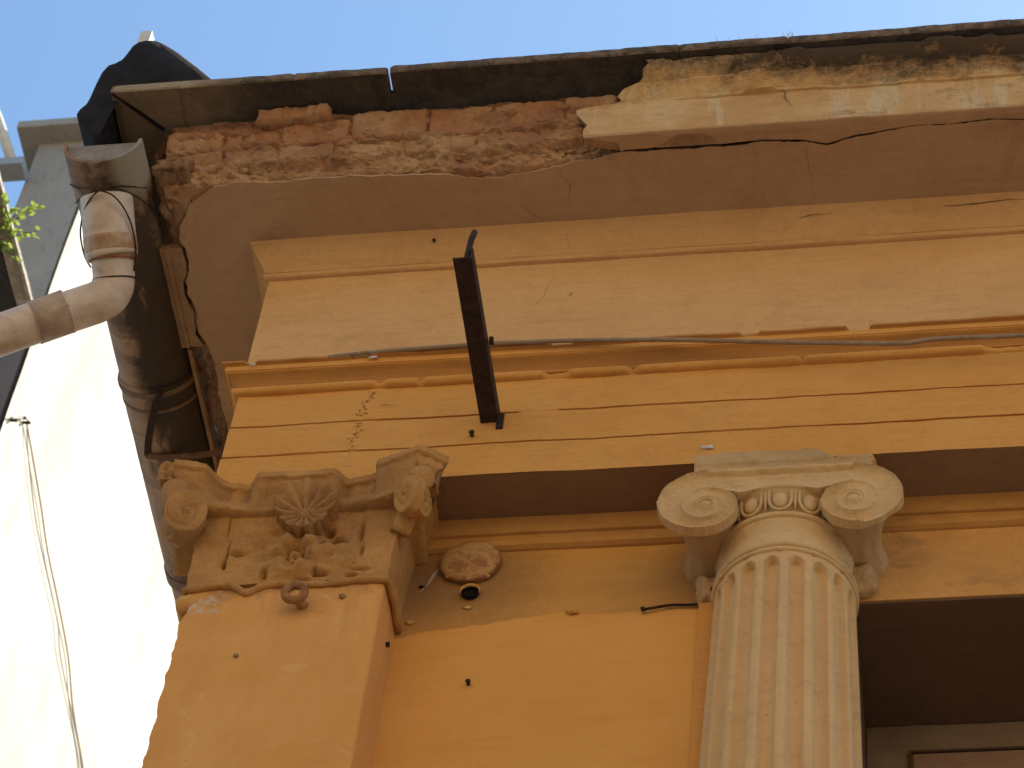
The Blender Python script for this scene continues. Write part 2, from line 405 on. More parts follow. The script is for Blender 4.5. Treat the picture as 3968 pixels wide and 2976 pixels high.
# unseen building added behind the camera to bounce warm light on the facade
t = empty('bounce_building', (3, -15, 0), 'unseen cream building added across the street behind the camera for its warm bounce light', 'building')
box('wall', -14, 20, -23, -15, 5.0, 18.5, M['opp'], t)
box('dark_base', -14, 20, -23, -15.01, 0, 4.998, M['darkboard'], t)  # dark lower storey limits light bounced up from below
box('parapet', -14.1, 20.1, -23.1, -14.85, 18.502, 19.3, M['opp'], t)
for fz in (6.2, 10.4, 14.6):
    for i in range(11):
        wx = -12.4 + i * 3.05
        wf = box('window', wx, wx + 1.2, -14.995, -14.94, fz, fz + 1.9, M['white_block'], t)
        box('pane', wx + .1, wx + 1.1, -14.935, -14.93, fz + .1, fz + 1.8, M['darkboard'], wf)

# ------------------------------------------------------------------ the building
B = empty('facade_building', (0, 0, 0), 'ochre and cream classical building with broken cornice, ionic column and pilaster', 'building')
XR = 4.6          # right end of what is built
YB = 5.0          # depth of the body

def xs_grid(x0, x1, step):
    n = max(2, int((x1 - x0) / step)); return [x0 + (x1 - x0) * i / n for i in range(n + 1)]

def molding(name, prof, mat, parent, xr=XR, yb=YB, step=.02, disp=None, wob=.0015, side=True, smooth=False, sharp=.5, xoff=0., **pr):
    """prof: (projection, z) from top to bottom; runs along the front and returns down the left flank, mitred at the corner"""
    V = []; Fc = []
    xs = xs_grid(0, xr, step)
    ys = [yb * (1 - (i / 24)) for i in range(24)] if side else []
    ncol = len(ys) + len(xs)
    for k, (p, z) in enumerate(prof):
        for y in ys:
            t = (yb - y) / yb
            V.append((xoff - p + wob * n1(y, 3, k * .3 + 5), -p * t + y * (1) if y > 0 else -p, z + wob * n1(y, 2.5, k * .1)))
        for x in xs:
            xx = x - p if x == 0 else x
            t = 0 if x == 0 else 1
            dp, dz = disp(k, x) if disp else (0, 0)
            if x == 0: xx = xoff - p
            else: xx = x
            V.append((xx, -(p + dp) + wob * n1(x, 3, k * .17), z + dz + wob * 1.3 * n1(x, 1.6, 3 + k * .02)))
    for k in range(len(prof) - 1):
        for c in range(ncol - 1):
            a = k * ncol + c
            Fc.append((a, a + ncol, a + ncol + 1, a + 1))
    o = mk(name, V, Fc, mat, parent, **pr)
    if smooth: smooth_all(o, sharp)
    return o

# --- frieze (also the backing behind the bed mould)
molding('frieze', [(0, 10.92), (0, 10.775), (0, 10.7), (0, 10.6), (0, 10.5), (0, 10.4), (0, 10.3), (0, 10.17)], M['frieze'], B, step=.04, wob=.003)
# bed mould: small bead, then a raking cove up to the soffit
def bead(p0, z0, r, n=6):
    return [(p0 + r * math.sin(math.pi * i / n), z0 + r * math.cos(math.pi * i / n)) for i in range(n + 1)]
molding('bed_mould', [(.083, 10.925), (.080, 10.905), (.062, 10.872), (.040, 10.835), (.022, 10.802), (.016, 10.790)] + bead(.008, 10.775, .013) + [(-.004, 10.762)],
        M['frieze'], B, step=.02, wob=.002, smooth=True)

# --- taenia with its broken bead
gaps = [(.455, .50), (.60, .635), (1.02, 1.12), (1.30, 1.34), (1.86, 1.89), (2.45, 2.62)]
def tdisp(k, x):
    dp = 0; dz = 0
    if k >= 12:
        for a, b in gaps:
            if a < x < b: dp = -.016 * min(1, (x - a) / .016, (b - x) / .016) * (1 + .4 * n1(x, 60, 1))
    if k <= 3:
        for a, b, d in ((.02, .06, .01), (.38, .44, .012), (1.05, 1.12, .008), (1.68, 1.73, .012), (1.34, 1.37, .012), (2.02, 2.10, .022)):
            if a < x < b: dp = -d
        dp += .003 * n1(x, 9, 2)
    return dp, dz
tp = [(-.004, 10.186), (.054, 10.188), (.064, 10.186), (.064, 10.177), (.051, 10.174), (.051, 10.150), (.046, 10.148), (.046, 10.145), (.040, 10.143), (.020, 10.128), (.009, 10.112), (.006, 10.101)] + bead(.008, 10.083, .0155, 8) + [(-.004, 10.068)]
molding('taenia_moulding', tp, M['ochre'], B, step=.012, disp=tdisp, wob=.002, smooth=True)

# --- architrave, three fasciae with thin grooves
def adisp(k, x):
    dp = 0
    if k in (4, 5) and .95 < x < 1.09: dp = .013
    if k in (4, 5) and .44 < x < .50: dp = .009
    return dp + .0025 * n1(x, 5, 9), (.003 * n1(x, 2.0, k) if 1 < k < 12 else 0)
ap = [(0, 10.09), (0, 10.03), (0, 9.96), (0, 9.898), (-.014, 9.896), (-.014, 9.888), (.002, 9.886), (.002, 9.81), (.002, 9.732), (-.013, 9.730), (-.013, 9.722), (.004, 9.720), (.004, 9.64), (.004, 9.56)]
molding('architrave', ap, M['ochre'], B, step=.02, disp=adisp, wob=.002)
# soffit of the architrave, wall mouldings under it
def xplane(name, x0, x1, prof, mat, parent, step=.05, wob=.002, **pr):
    V = []; Fc = []; xs = xs_grid(x0, x1, step); n = len(xs)
    for k, (y, z) in enumerate(prof):
        for x in xs: V.append((x, y + wob * n1(x, 3, k * .2), z + wob * n1(x, 2, 4 + k * .1)))
    for k in range(len(prof) - 1):
        for c in range(n - 1):
            a = k * n + c; Fc.append((a, a + n, a + n + 1, a + 1))
    return mk(name, V, Fc, mat, parent, **pr)
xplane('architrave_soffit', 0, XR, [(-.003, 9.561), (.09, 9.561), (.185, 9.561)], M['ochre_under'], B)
xplane('wall_moulding', .56, XR, [(.172, 9.565), (.172, 9.49), (.176, 9.486), (.186, 9.484), (.184, 9.455), (.178, 9.450), (.180, 9.430), (.192, 9.422), (.202, 9.420)], M['mould_dark'], B, .03)
# recessed wall, lintel, doorway
V = []; Fc = []
xs = xs_grid(.5, 2.03, .05); zs = [0, 3, 6, 8, 8.5, 9, 9.25, 9.44]
for z in zs:
    for x in xs: V.append((x, .20 + .004 * n1(x, 1.5, z), z))
n = len(xs)
for k in range(len(zs) - 1):
    for c in range(n - 1): a = k * n + c; Fc.append((a, a + 1, a + n + 1, a + n))
mk('recessed_wall', V, Fc, M['wall'], B)
box('door_lintel', 2.03, 3.9, .20, .62, 9.095, 9.56, M['ochre_dirty'], B)
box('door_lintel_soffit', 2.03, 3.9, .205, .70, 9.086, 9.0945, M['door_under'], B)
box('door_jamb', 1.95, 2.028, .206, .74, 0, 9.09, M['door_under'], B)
box('door_jamb', 3.9, XR, .206, .74, 0, 9.56, M['ochre'], B)
box('wall_step', 1.555, 1.64, .180, .199, 0, 9.10, M['ochre'], B, bevel=.004)
# door head and panel
dr = box('door_frame', 2.03, 3.9, .700, .76, 0, 9.085, M['door'], B)
pn = box('door_panel', 2.17, 2.98, .690, .699, 8.1, 8.945, M['doorpanel'], dr, bevel=.003)
for nm, a in (('panel_edge', (2.158, 2.166, .686, .70, 8.1, 8.957)), ('panel_edge', (2.166, 2.99, .686, .70, 8.949, 8.957))):
    box(nm, *a, M['crack'], dr)
# torn paint/grit line where door head meets soffit
V, Fc = [], []
pts = [(2.03 + i * .03, .697, 9.086 + .004 * n1(i * .03, 12, 1)) for i in range(60)]
tube('joint_crack', pts, .0035, M['crack'], dr, 5)
# body mass of the building and its roof
box('building_body', .06, XR, .9, YB, 0, 11.12, M['ochre'], B)
box('building_flank', .004, .06, .25, YB, 0, 9.56, M['ochre'], B)
box('roof_slab', -.30, XR, -.36, YB, 11.13, 11.18, M['roof'], B)

# ------------------------------------------------------------------ cornice
# rough masonry core behind the fallen plaster
def core():
    prof = [(-.395, 11.185), (-.392, 11.13), (-.378, 11.07), (-.362, 11.04), (-.350, 11.0), (-.330, 10.965), (-.303, 10.93), (-.27, 10.918), (-.20, 10.916), (-.08, 10.93), (.0, 10.93)]
    P = smooth_path([(y, z, 0) for y, z in prof], 7)
    P = [(p[0], p[1]) for p in P]
    V = []; Fc = []; xs = xs_grid(-.345, 1.62, .0085); n = len(xs)
    for k, (y, z) in enumerate(P):
        for x in xs:
            lam = 1 if k < len(P) - 14 else .2
            d = lam * (.024 * fbm((x, y * 1.5, z), 9, 5) + .010 * fbm((x, y, z * 1.5), 34, 4) + .006 * noise.noise(Vector((x, y, z)) * 90))
            # horizontal courses of mortar
            d += lam * .006 * math.sin(z * 95 + 1.5 * n1(x, 3, 1))
            yy = y - d * .8 - .004 * lam; zz = z - d * .6 - .002 * lam
            if yy > -.312: zz = max(zz, 10.917)
            elif yy > -.33: zz = max(zz, 10.908)
            V.append((x, yy, zz))
    for k in range(len(P) - 1):
        for c in range(n - 1): a = k * n + c; Fc.append((a, a + n, a + n + 1, a + 1))
    return smooth_all(mk('cornice', V, Fc, M['mortar'], B, label='crumbling mortar core of the cornice'))
cornice = core()
def side_core():
    prof = [(-.375, 11.185), (-.375, 11.05), (-.37, 10.96), (-.352, 10.925), (-.31, 10.915), (-.24, 10.922)]
    P = [(p[0], p[1]) for p in smooth_path([(a, b, 0) for a, b in prof], 6)]
    V = []; Fc = []; ys = xs_grid(-.375, 2.6, .010); n = len(ys)
    for k, (x, z) in enumerate(P):
        for y in ys:
            d = .018 * fbm((x, y, z), 11, 5) + .010 * fbm((x, y, z), 36, 4)
            V.append((x - d, y, z - d * .7 + .003))
    for k in range(len(P) - 1):
        for c in range(n - 1): a = k * n + c; Fc.append((a, a + 1, a + n + 1, a + n))
    return smooth_all(mk('flank_masonry', V, Fc, M['side'], cornice))
side_core()

def brick(x0, x1, y0, y1, z0, z1, seed, rough=.006, slant=0., mat='brick', parent=None, name='brick', rr=.014, dens=.011):
    """an individual worn brick: rounded box grid with crumbled faces"""
    nx = max(3, int((x1 - x0) / dens)); ny = max(3, int((y1 - y0) / .02)); nz = max(3, int((z1 - z0) / dens))
    bm = bmesh.new(); idx = {}
    c = Vector(((x0 + x1) / 2, (y0 + y1) / 2, (z0 + z1) / 2)); h = Vector(((x1 - x0) / 2, (y1 - y0) / 2, (z1 - z0) / 2))
    def vert(i, j, k):
        key = (i, j, k)
        if key in idx: return idx[key]
        p = Vector((h.x * (2 * i / nx - 1), h.y * (2 * j / ny - 1), h.z * (2 * k / nz - 1)))
        inner = Vector([max(-(h[a] - rr), min(h[a] - rr, p[a])) for a in range(3)])
        d = p - inner
        if d.length > 1e-6: p = inner + d.normalized() * min(d.length, rr)
        q = p + c
        nn = d.normalized() if d.length > 1e-6 else Vector()
        sd = seed * 3.1
        e = rough * 1.6 * fbm((q.x + sd, q.y, q.z), 14, 4) + rough * .8 * fbm((q.x + sd, q.y, q.z), 50, 3)
        q = q + nn * e
        q.y += slant * (p.z / h.z) * -1
        idx[key] = bm.verts.new(q); return idx[key]
    for i in range(nx):
        for j in range(ny):
            for k, fl in ((0, 1), (nz, 0)):
                a = [vert(i, j, k), vert(i + 1, j, k), vert(i + 1, j + 1, k), vert(i, j + 1, k)]
                bm.faces.new(a[::-1] if fl else a)
    for i in range(nx):
        for k in range(nz):
            for j, fl in ((0, 0), (ny, 1)):
                a = [vert(i, j, k), vert(i + 1, j, k), vert(i + 1, j, k + 1), vert(i, j, k + 1)]
                bm.faces.new(a[::-1] if fl else a)
    for j in range(ny):
        for k in range(nz):
            for i, fl in ((0, 1), (nx, 0)):
                a = [vert(i, j, k), vert(i, j + 1, k), vert(i, j + 1, k + 1), vert(i, j, k + 1)]
                bm.faces.new(a[::-1] if fl else a)
    me = bpy.data.meshes.new(name); bm.to_mesh(me); bm.free()
    for p in me.polygons: p.use_smooth = True
    me.materials.append(M[mat])
    o = bpy.data.objects.new(name, me); col.objects.link(o); link_parent(o, parent); return o
# top exposed course
tops = [(-.355, -.146), (-.141, .060), (.065, .310), (.315, .583), (.589, .815), (.820, 1.066), (1.070, 1.25)]
for i, (a, b) in enumerate(tops):
    zt = 11.155 + (.02 if i > 2 else -.012) + .006 * rnd.uniform(-1, 1)
    brick(a, b, -.398 + .006 * rnd.uniform(-1, 1) + (.012 if i < 2 else 0), -.20, 11.045 + .004 * rnd.uniform(-1, 1), zt, i + 1, .0065, .016, parent=cornice)
# loose brick sitting crooked on the course
lb = brick(-.025, .235, -.445, -.30, 11.128, 11.196, 21, .010, .006, parent=cornice)
# second course, mortar smeared
sec = [(-.33, -.14), (-.136, .055), (.058, .255), (.259, .50), (.504, .76), (.764, .98), (.984, 1.14)]
for i, (a, b) in enumerate(sec):
    brick(a, b, -.362 + .006 * rnd.uniform(-1, 1), -.22, 10.985 + .004 * rnd.uniform(-1, 1), 11.043, i + 41, .006, .012, mat='mortar', parent=cornice)
# third course only partly showing
for i, (a, b) in enumerate([(-.20, -.05), (.50, .66)]):
    brick(a, b, -.330, -.21, 10.935, 10.985, i + 61, .007, .01, mat='mortar' if i % 2 else 'brick', parent=cornice)
# corner bricks on the flank
for i, (a, b) in enumerate([(-.37, -.25), (-.24, -.10), (-.09, .05), (.06, .20)]):
    brick(-.385, -.24, a, b, 10.96, 11.03, i + 81, .008, 0, mat='side', parent=cornice)
    brick(-.385, -.24, a + .05, b + .05, 11.05, 11.12, i + 91, .008, 0, mat='side', parent=cornice)
# rubble lumps of mortar clinging along the break
V, Fc = [], []
for i in range(170):
    x = rnd.uniform(-.32, 1.2); y = rnd.uniform(-.335, -.29); z = 10.925 + (-.29 - y) * 1.3 + rnd.uniform(-.008, .012); r = rnd.uniform(.004, .013)
    base = len(V)
    for q in range(12):
        a = q / 12 * 2 * math.pi
    bmq = bmesh.new(); bmesh.ops.create_icosphere(bmq, subdivisions=1, radius=r)
    for vv in bmq.verts:
        c_ = vv.co * (1 + .5 * noise.noise(vv.co * 120 + Vector((i, 0, 0)))); V.append((x + c_.x * 1.6, y + c_.y, z + c_.z * .8))
    for ff in bmq.faces: Fc.append(tuple(base + vv.index for vv in ff.verts))
    bmq.free()
mk('mortar_rubble', V, Fc, M['mortar'], cornice, True, kind='stuff')

# soffit plaster: one sheet with a torn front/left edge
def interp(pts, x):
    if x <= pts[0][0]: return pts[0][1]
    for (a, b), (c, d) in zip(pts, pts[1:]):
        if x <= c: return b + (d - b) * (x - a) / (c - a)
    return pts[-1][1]
edgeF = [(-.25, -.262), (-.214, -.281), (-.167, -.309), (-.096, -.322), (-.02, -.325), (.038, -.315), (.203, -.319), (.327, -.318), (.463, -.309), (.644, -.301), (.702, -.289), (.778, -.271), (.837, -.275), (.951, -.289),
         (1.05, -.30), (1.10, -.315), (1.17, -.318), (1.22, -.335), (1.258, -.340), (1.463, -.339), (1.651, -.336), (1.761, -.344), (1.893, -.335), (1.972, -.312), (2.063, -.339), (2.266, -.364), (2.396, -.361), (2.519, -.371), (2.634, -.361), (2.9, -.37), (4.6, -.36)]
edgeL = [(-.30, -.26), (-.262, -.257), (-.2, -.285), (-.158, -.318), (-.105, -.325), (-.069, -.315), (-.029, -.309), (.03, -.318), (.073, -.338), (.118, -.341), (.195, -.325), (.256, -.330), (.30, -.335), (.345, -.315), (.436, -.300), (.518, -.308), (.588, -.312), (.674, -.305), (1.0, -.31), (1.6, -.32), (5.0, -.32)]
ZS = 10.905
def soffit():
    V = []; Fc = []
    def jit(t, s): return .005 * n1(t, 22, s) + .0035 * n1(t, 75, s) + .002 * noise.noise(Vector((t * 160, s, 0)))
    # front strip
    xs = xs_grid(-.25, XR, .012); rows = 8; n = len(xs)
    def addsheet(cols, fn, rows, outw):
        base = len(V)
        for c in range(cols):
            for r in range(rows + 1):
                x, y = fn(c, r / rows)
                V.append((x, y, ZS + .0025 * fbm((x, y, 0), 2.2, 3)))
            x, y = fn(c, 1.0)
            V.append((x + outw[0], y + outw[1], ZS + .014))
        m = rows + 2
        for c in range(cols - 1):
            for r in range(m - 1):
                a = base + c * m + r; Fc.append((a, a + 1, a + m + 1, a + m))
    def ff(c, t):
        x = xs[c]; ye = interp(edgeF, x) + jit(x, 1)
        x0 = max(x, -.05)  # inner end follows the bed mould
        yi = -.06 if x > -.06 else x
        return (x, yi + (ye - yi) * t)
    addsheet(n, ff, rows, (0, .004))
    ys = xs_grid(-.262, YB, .012)
    def fl(c, t):
        y = ys[c]; xe = interp(edgeL, y) + jit(y, 2)
        xi = -.06 if y > -.06 else y
        return (xi + (xe - xi) * t, y)
    addsheet(len(ys), fl, rows, (.004, 0))
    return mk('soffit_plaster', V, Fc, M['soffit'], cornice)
soffit()

# corona plaster (right part): drip strip, face, crown mould; torn left end
starts = {0: 1.268, 1: 1.262, 2: 1.215}
def corona():
    crackln = [(1.258, -.352), (1.463, -.352), (1.651, -.348), (1.761, -.353), (1.893, -.343), (1.972, -.320), (2.063, -.346), (2.266, -.370), (2.396, -.366), (2.519, -.375), (2.634, -.365), (2.9, -.374), (4.6, -.364)]
    prof = [('e', 10.905, 1.268), ('m', 10.903, 1.262), (-.413, 10.902, 1.150), (-.418, 10.906, 1.146), (-.419, 10.935, 1.147), (-.419, 10.97, 1.155), (-.419, 11.01, 1.14), (-.418, 11.05, 1.125), (-.418, 11.078, 1.122), (-.419, 11.09, 1.15), (-.419, 11.098, 1.20),
            (-.428, 11.100, 1.225), (-.430, 11.112, 1.245), (-.436, 11.116, 1.26), (-.446, 11.132, 1.262), (-.462, 11.146, 1.28), (-.470, 11.150, 1.30), (-.471, 11.162, 1.32), (-.482, 11.166, 1.345), (-.500, 11.176, 1.355), (-.518, 11.192, 1.36), (-.522, 11.205, 1.362)]
    N = 420; V = []; Fc = []
    for k, (y, z, xs0) in enumerate(prof):
        for c in range(N + 1):
            t = c / N
            x0 = xs0 + .022 * n1(z + k * .004, 60, 3) + .012 * n1(z + k * .003, 190, 5)
            x = x0 + (XR - x0) * (t ** 1.25)
            if y == 'e': yy = interp(crackln, x) + .002 * n1(x, 40, 8)
            elif y == 'm': yy = (interp(crackln, x) - .413) / 2
            else: yy = y
            nz = .004 * fbm((x, yy, z), 7, 4) + .002 * fbm((x, yy, z), 30, 3)
            amp = 1 if k > 9 else .4
            if k > 10:  # crumbled areas in the crown mould
                e = fbm((x, 0, z * 2.2), 5.5, 5)
                if e > .22: nz += .014 * min(1, (e - .22) * 5)
                if x < 1.6: nz -= .012 * (1 + n1(x, 14, 2)) * min(1, (1.65 - x) * 4)
            V.append((x, yy - nz * amp, z + (.0025 * n1(x, 3, 1) if k > 9 else 0) - (.005 * max(0, (1.45 - x) / .25) if k <= 2 else 0)))
        # none
    m = N + 1
    for k in range(len(prof) - 1):
        for c in range(N): a = k * m + c; Fc.append((a, a + 1, a + m + 1, a + m))
    # torn end: turn the left edge back into the masonry
    base = len(V)
    for k in range(len(prof)):
        p = V[k * m]; V.append((p[0] + .02, p[1] + .05, p[2] + (.02 if k < 3 else 0)))
    for k in range(len(prof) - 1): Fc.append((k * m, (k + 1) * m, base + k + 1, base + k))
    return mk('corona_plaster', V, Fc, M['corona'], cornice)
co = corona(); smooth_all(co, .9)
co.data.materials.append(M['soffit'])  # underside strip takes the darker soffit colour as painted shade
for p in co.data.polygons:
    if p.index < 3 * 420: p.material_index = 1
co.data.materials.append(M['mortar'])
for p in co.data.polygons:
    if p.index >= 21 * 420: p.material_index = 2
# small plaster flake left under the drip edge
mk('plaster_flake', [(1.40, -.352, 10.901), (1.475, -.40, 10.899), (1.565, -.395, 10.898), (1.60, -.360, 10.900), (1.52, -.352, 10.900), (1.40, -.352, 10.906), (1.475, -.40, 10.904), (1.565, -.395, 10.904), (1.60, -.360, 10.905), (1.52, -.352, 10.905)],
   [(0, 1, 2, 3, 4), (9, 8, 7, 6, 5), (0, 5, 6, 1), (1, 6, 7, 2), (2, 7, 8, 3), (3, 8, 9, 4), (4, 9, 5, 0)], M['drip'], cornice)
# drip-edge fragment still hanging on the left flank
def drip():
    prof = [(-.345, 10.899), (-.372, 10.897), (-.374, 10.889), (-.384, 10.887), (-.386, 10.897), (-.412, 10.899), (-.418, 10.905), (-.418, 10.96)]
    ys = xs_grid(-.075, .35, .01); V = []; Fc = []; n = len(ys)
    for k, (x, z) in enumerate(prof):
        for y in ys:
            xx = x
            if k == 0: xx = interp([(p, q - .010) for p, q in edgeL], y) + .003 * n1(y, 40, 4)
            V.append((xx + .0015 * n1(y, 12, k), y + .008 * n1(x, 60, 2), z + .002 * n1(y, 8, 2)))
    for k in range(len(prof) - 1):
        for c in range(n - 1): a = k * n + c; Fc.append((a, a + 1, a + n + 1, a + n))
    base = len(V)
    for k in range(len(prof)):
        for e in (0, n - 1):
            p = V[k * n + e]; V.append((p[0], p[1], p[2] + .03))
    for k in range(len(prof) - 1):
        for e, q in ((0, 0), (n - 1, 1)):
            Fc.append((k * n + e, (k + 1) * n + e, base + (k + 1) * 2 + q, base + k * 2 + q))
    return mk('drip_moulding_fragment', V, Fc, M['drip'], cornice)
drip()
box('flank_cement_edge', -.388, -.372, .36, 3.0, 10.895, 10.93, M['drip'], cornice, bevel=.004)

# coping slabs: individual stones, each slightly out of line
slabs = [(-.54, .113, 11.207, .0), (.1145, .450, 11.206, -.002), (.461, 1.4765, 11.210, .006), (1.478, 1.8505, 11.216, .003), (1.852, 2.7025, 11.216, .006), (2.704, 3.6, 11.222, .006), (3.604, XR, 11.226, .003)]
def coping(x0, x1, z0, rise, yf=-.55, yb_=-.30, th=.044, seed=1):
    V = []; Fc = []; xs = xs_grid(x0, x1, .012); n = len(xs)
    prof = [(yb_, 0), (yf + .10, 0), (yf + .02, .001), (yf + .006, .0), (yf, .005), (yf - .002, th * .5), (yf + .001, th - .004), (yf + .008, th), (yf + .05, th + .002), (yb_, th + .002)]
    for k, (y, z) in enumerate(prof):
        for i, x in enumerate(xs):
            t = (x - x0) / (x1 - x0)
            e = .0035 * fbm((x + seed, y, z), 16, 4) + .002 * fbm((x + seed, y, z * 2), 60, 3)
            ed = min(t, 1 - t) * (x1 - x0)
            rc = max(0, .010 - ed) * .45 if k in (3, 4, 5, 6, 7) else 0
            if k in (6, 7, 8): e += .004 * max(0, fbm((x, seed, 0), 12, 3))
            V.append((x, y + e + rc, z0 + z + rise * t + e * .8))
    for k in range(len(prof) - 1):
        for c in range(n - 1): a = k * n + c; Fc.append((a, a + n, a + n + 1, a + 1))
    for e in (0, n - 1): Fc.append(tuple(k * n + e for k in (range(len(prof)) if e == 0 else reversed(range(len(prof))))))
    o = mk('coping_slab', V, Fc, M['slab'], cornice); o.data.materials.append(M['slabface'])
    for p in o.data.polygons:
        k = p.index // (n - 1) if p.index < (len(prof) - 1) * (n - 1) else -1
        if 3 <= k <= 6: p.material_index = 1
    fix(o); return o
# first slab is mitred at the corner; the flank slabs run back
for i, s in enumerate(slabs): coping(*s, seed=i * 2.7)
def flank_slab(y0, y1, seed, z0=11.207, mitre=False):
    V = []; Fc = []; ys = xs_grid(y0, y1, .03); n = len(ys)
    prof = [(-.30, -.001), (-.44, -.001), (-.520, -.001), (-.5445, .004), (-.5455, .022), (-.544, .042), (-.53, .0475), (-.30, .0475)]
    for k, (x, z) in enumerate(prof):
        for y in ys:
            e = .002 * fbm((x, y + seed, z), 16, 4)
            V.append((x + e, max(y, x - .012 + .0) if mitre else y, z0 + z - .0012 + e))
    for k in range(len(prof) - 1):
        for c in range(n - 1): a = k * n + c; Fc.append((a, a + 1, a + n + 1, a + n))
    for e in (0, n - 1): Fc.append(tuple(k * n + e for k in range(len(prof))))
    return fix(mk('coping_slab', V, Fc, M['slab'], cornice))
for jx in (.114, .456, 1.477, 1.8515, 2.702, 3.602): box('joint_filler', jx - .02, jx + .02, -.46, -.33, 11.2065, 11.235, M['slab'], cornice)  # dark blocks added to stop sky light showing through the slab joints
flank_slab(-.548, .55, 3, mitre=False, z0=11.2045)
flank_slab(.556, 1.9, 6, z0=11.205); flank_slab(1.905, 4.9, 9, z0=11.205)
# open mitre joint between the two corner slabs
mj = tube('mitre_joint', [(-.540, -.546, 11.2015), (-.46, -.468, 11.2005), (-.38, -.385, 11.200)], [.0045, .0065, .008], M['void'], cornice, 6)
# dry weeds along the coping edge
V, Fc = [], []
for i in range(16):
    x = rnd.choice([rnd.uniform(1.84, 1.87), rnd.uniform(1.6, 1.75)]); hgt = rnd.uniform(.008, .028)
    a = rnd.uniform(-1, 1) * .012
    tube_geo([(x, -.545, 11.262), (x + a * .5, -.55, 11.262 + hgt * .6), (x + a, -.552, 11.262 + hgt)], [.0008, .0006, .0003], 4, False, V, Fc)
mk('dry_weeds', V, Fc, M['wood'], cornice, kind='stuff')

# ------------------------------------------------------------------ cracks (narrow ribbons seated in the plaster)
def crack(pts, width, normal, parent, name='crack', seed=0, jitter=.004, mat='crack'):
    P = smooth_path(pts, 5); nn = Vector(normal).normalized(); V = []; Fc = []
    for i, p in enumerate(P):
        t = (P[min(i + 1, len(P) - 1)] - P[max(i - 1, 0)]).normalized(); s = nn.cross(t)
        u = i / (len(P) - 1); wd = width * (.35 + .65 * math.sin(math.pi * min(1, u * 1.2 + .05))) * (1 + .5 * n1(i, .7, seed))
        q = p + s * jitter * n1(i, .35, seed + 3) + nn * .0016
        V += [q + s * wd * .5, q - s * wd * .5]
    for i in range(len(P) - 1): a = 2 * i; Fc.append((a, a + 1, a + 3, a + 2))
    return mk(name, V, Fc, M[mat], parent)
dn = (0, 0, -1); fr = (0, -1, 0)
crack([(1.05, -.28, ZS - .003), (1.08, -.22, ZS - .003), (1.07, -.16, ZS - .003), (1.10, -.09, ZS - .003)], .0014, dn, cornice, seed=1, jitter=.002)
crack([(.90, -.16, ZS - .003), (.93, -.12, ZS - .003), (.97, -.10, ZS - .003), (1.0, -.085, ZS - .003)], .0014, dn, cornice, seed=2)
crack([(1.90, -.32, ZS - .003), (1.905, -.22, ZS - .003), (1.91, -.1, ZS - .003)], .0010, dn, cornice, seed=3)
crack([(1.825, -.426, 11.105), (1.835, -.426, 11.085), (1.832, -.425, 11.06), (1.85, -.425, 11.02), (1.862, -.425, 10.985)], .004, fr, cornice, seed=4, jitter=.006)
crack([(1.02, -.001, 10.70), (1.0, -.001, 10.62), (.985, -.001, 10.55), (.96, -.001, 10.50), (.93, -.001, 10.42)], .0009, fr, B, seed=5)
crack([(1.06, -.03, 10.81), (1.055, -.045, 10.845), (1.05, -.07, 10.885)], .0010, (0, -1, -.6), B, seed=6)
crack([(1.86, -.055, 10.858), (1.90, -.062, 10.868), (1.93, -.062, 10.866), (1.97, -.064, 10.872)], .0025, (0, -1, -.6), B, seed=7)
crack([(2.35, -.063, 10.87), (2.45, -.063, 10.872), (2.56, -.066, 10.876), (2.64, -.066, 10.878)], .003, (0, -1, -.6), B, seed=8)
crack([(.49, -.003, 9.975), (.52, -.003, 9.968), (.55, -.003, 9.972)], .002, fr, B, seed=11)

V, Fc = [], []
for i in range(60):
    u = rnd.random(); z = 10.05 - .46 * u; x = (.462 - .035 * min(1, u * 3.2)) + rnd.gauss(0, .008); r = rnd.uniform(.0015, .0048)
    if abs(z - 9.89) < .008 or abs(z - 9.727) < .008: r *= 1.3
    bmq = bmesh.new(); bmesh.ops.create_icosphere(bmq, subdivisions=1, radius=r); base = len(V)
    for vv in bmq.verts: V.append((x + vv.co.x * rnd.uniform(1, 2.2), -.004 + vv.co.y * .8, z + vv.co.z))
    for ff in bmq.faces: Fc.append(tuple(base + vv.index for vv in ff.verts))
    bmq.free()
mk('crumbled_joint', V, Fc, M['ochre_dirty'], B, True, kind='stuff')
for i, (a, b, l) in enumerate(((.458, 10.045, .012), (.452, 10.03, .010), (.444, 10.0, .010), (.436, 9.975, .012), (.425, 9.95, .008), (.43, 9.86, .010), (.425, 9.82, .010), (.421, 9.78, .008), (.44, 9.63, .008))):
    crack([(a, -.004, b), (a + l * .4, -.004, b - l * .6), (a + l * .1, -.004, b - l * 1.5)], .0035, fr, B, seed=i + 50, jitter=.002)
# chips of pale plaster
def chip(x, y, z, r, parent, mat='chip', sy=.25, seed=0, sz=.8):
    bmq = bmesh.new(); bmesh.ops.create_icosphere(bmq, subdivisions=2, radius=r)
    V = []
    for vv in bmq.verts:
        c_ = vv.co * (1 + .9 * noise.noise(vv.co / r * 1.3 + Vector((seed * 5.3, 0, 0)))); V.append((x + c_.x * 1.3, y + c_.y * sy, z + c_.z * sz))
    Fc = [tuple(vv.index for vv in ff.verts) for ff in bmq.faces]; bmq.free()
    return mk('plaster_chip', V, Fc, M[mat], parent, True)
chip(.455, -.062, 10.166, .012, B, seed=1, sz=.5); chip(.045, -.062, 10.165, .007, B, seed=2)
chip(1.583, -.006, 9.637, .014, B, seed=3, sz=.7, sy=.5); chip(1.075, 0, 10.573, .008, B, mat='frieze', seed=4, sz=2)
chip(2.10, -.002, 10.27, .008, B, mat='frieze', seed=5, sz=2.5)
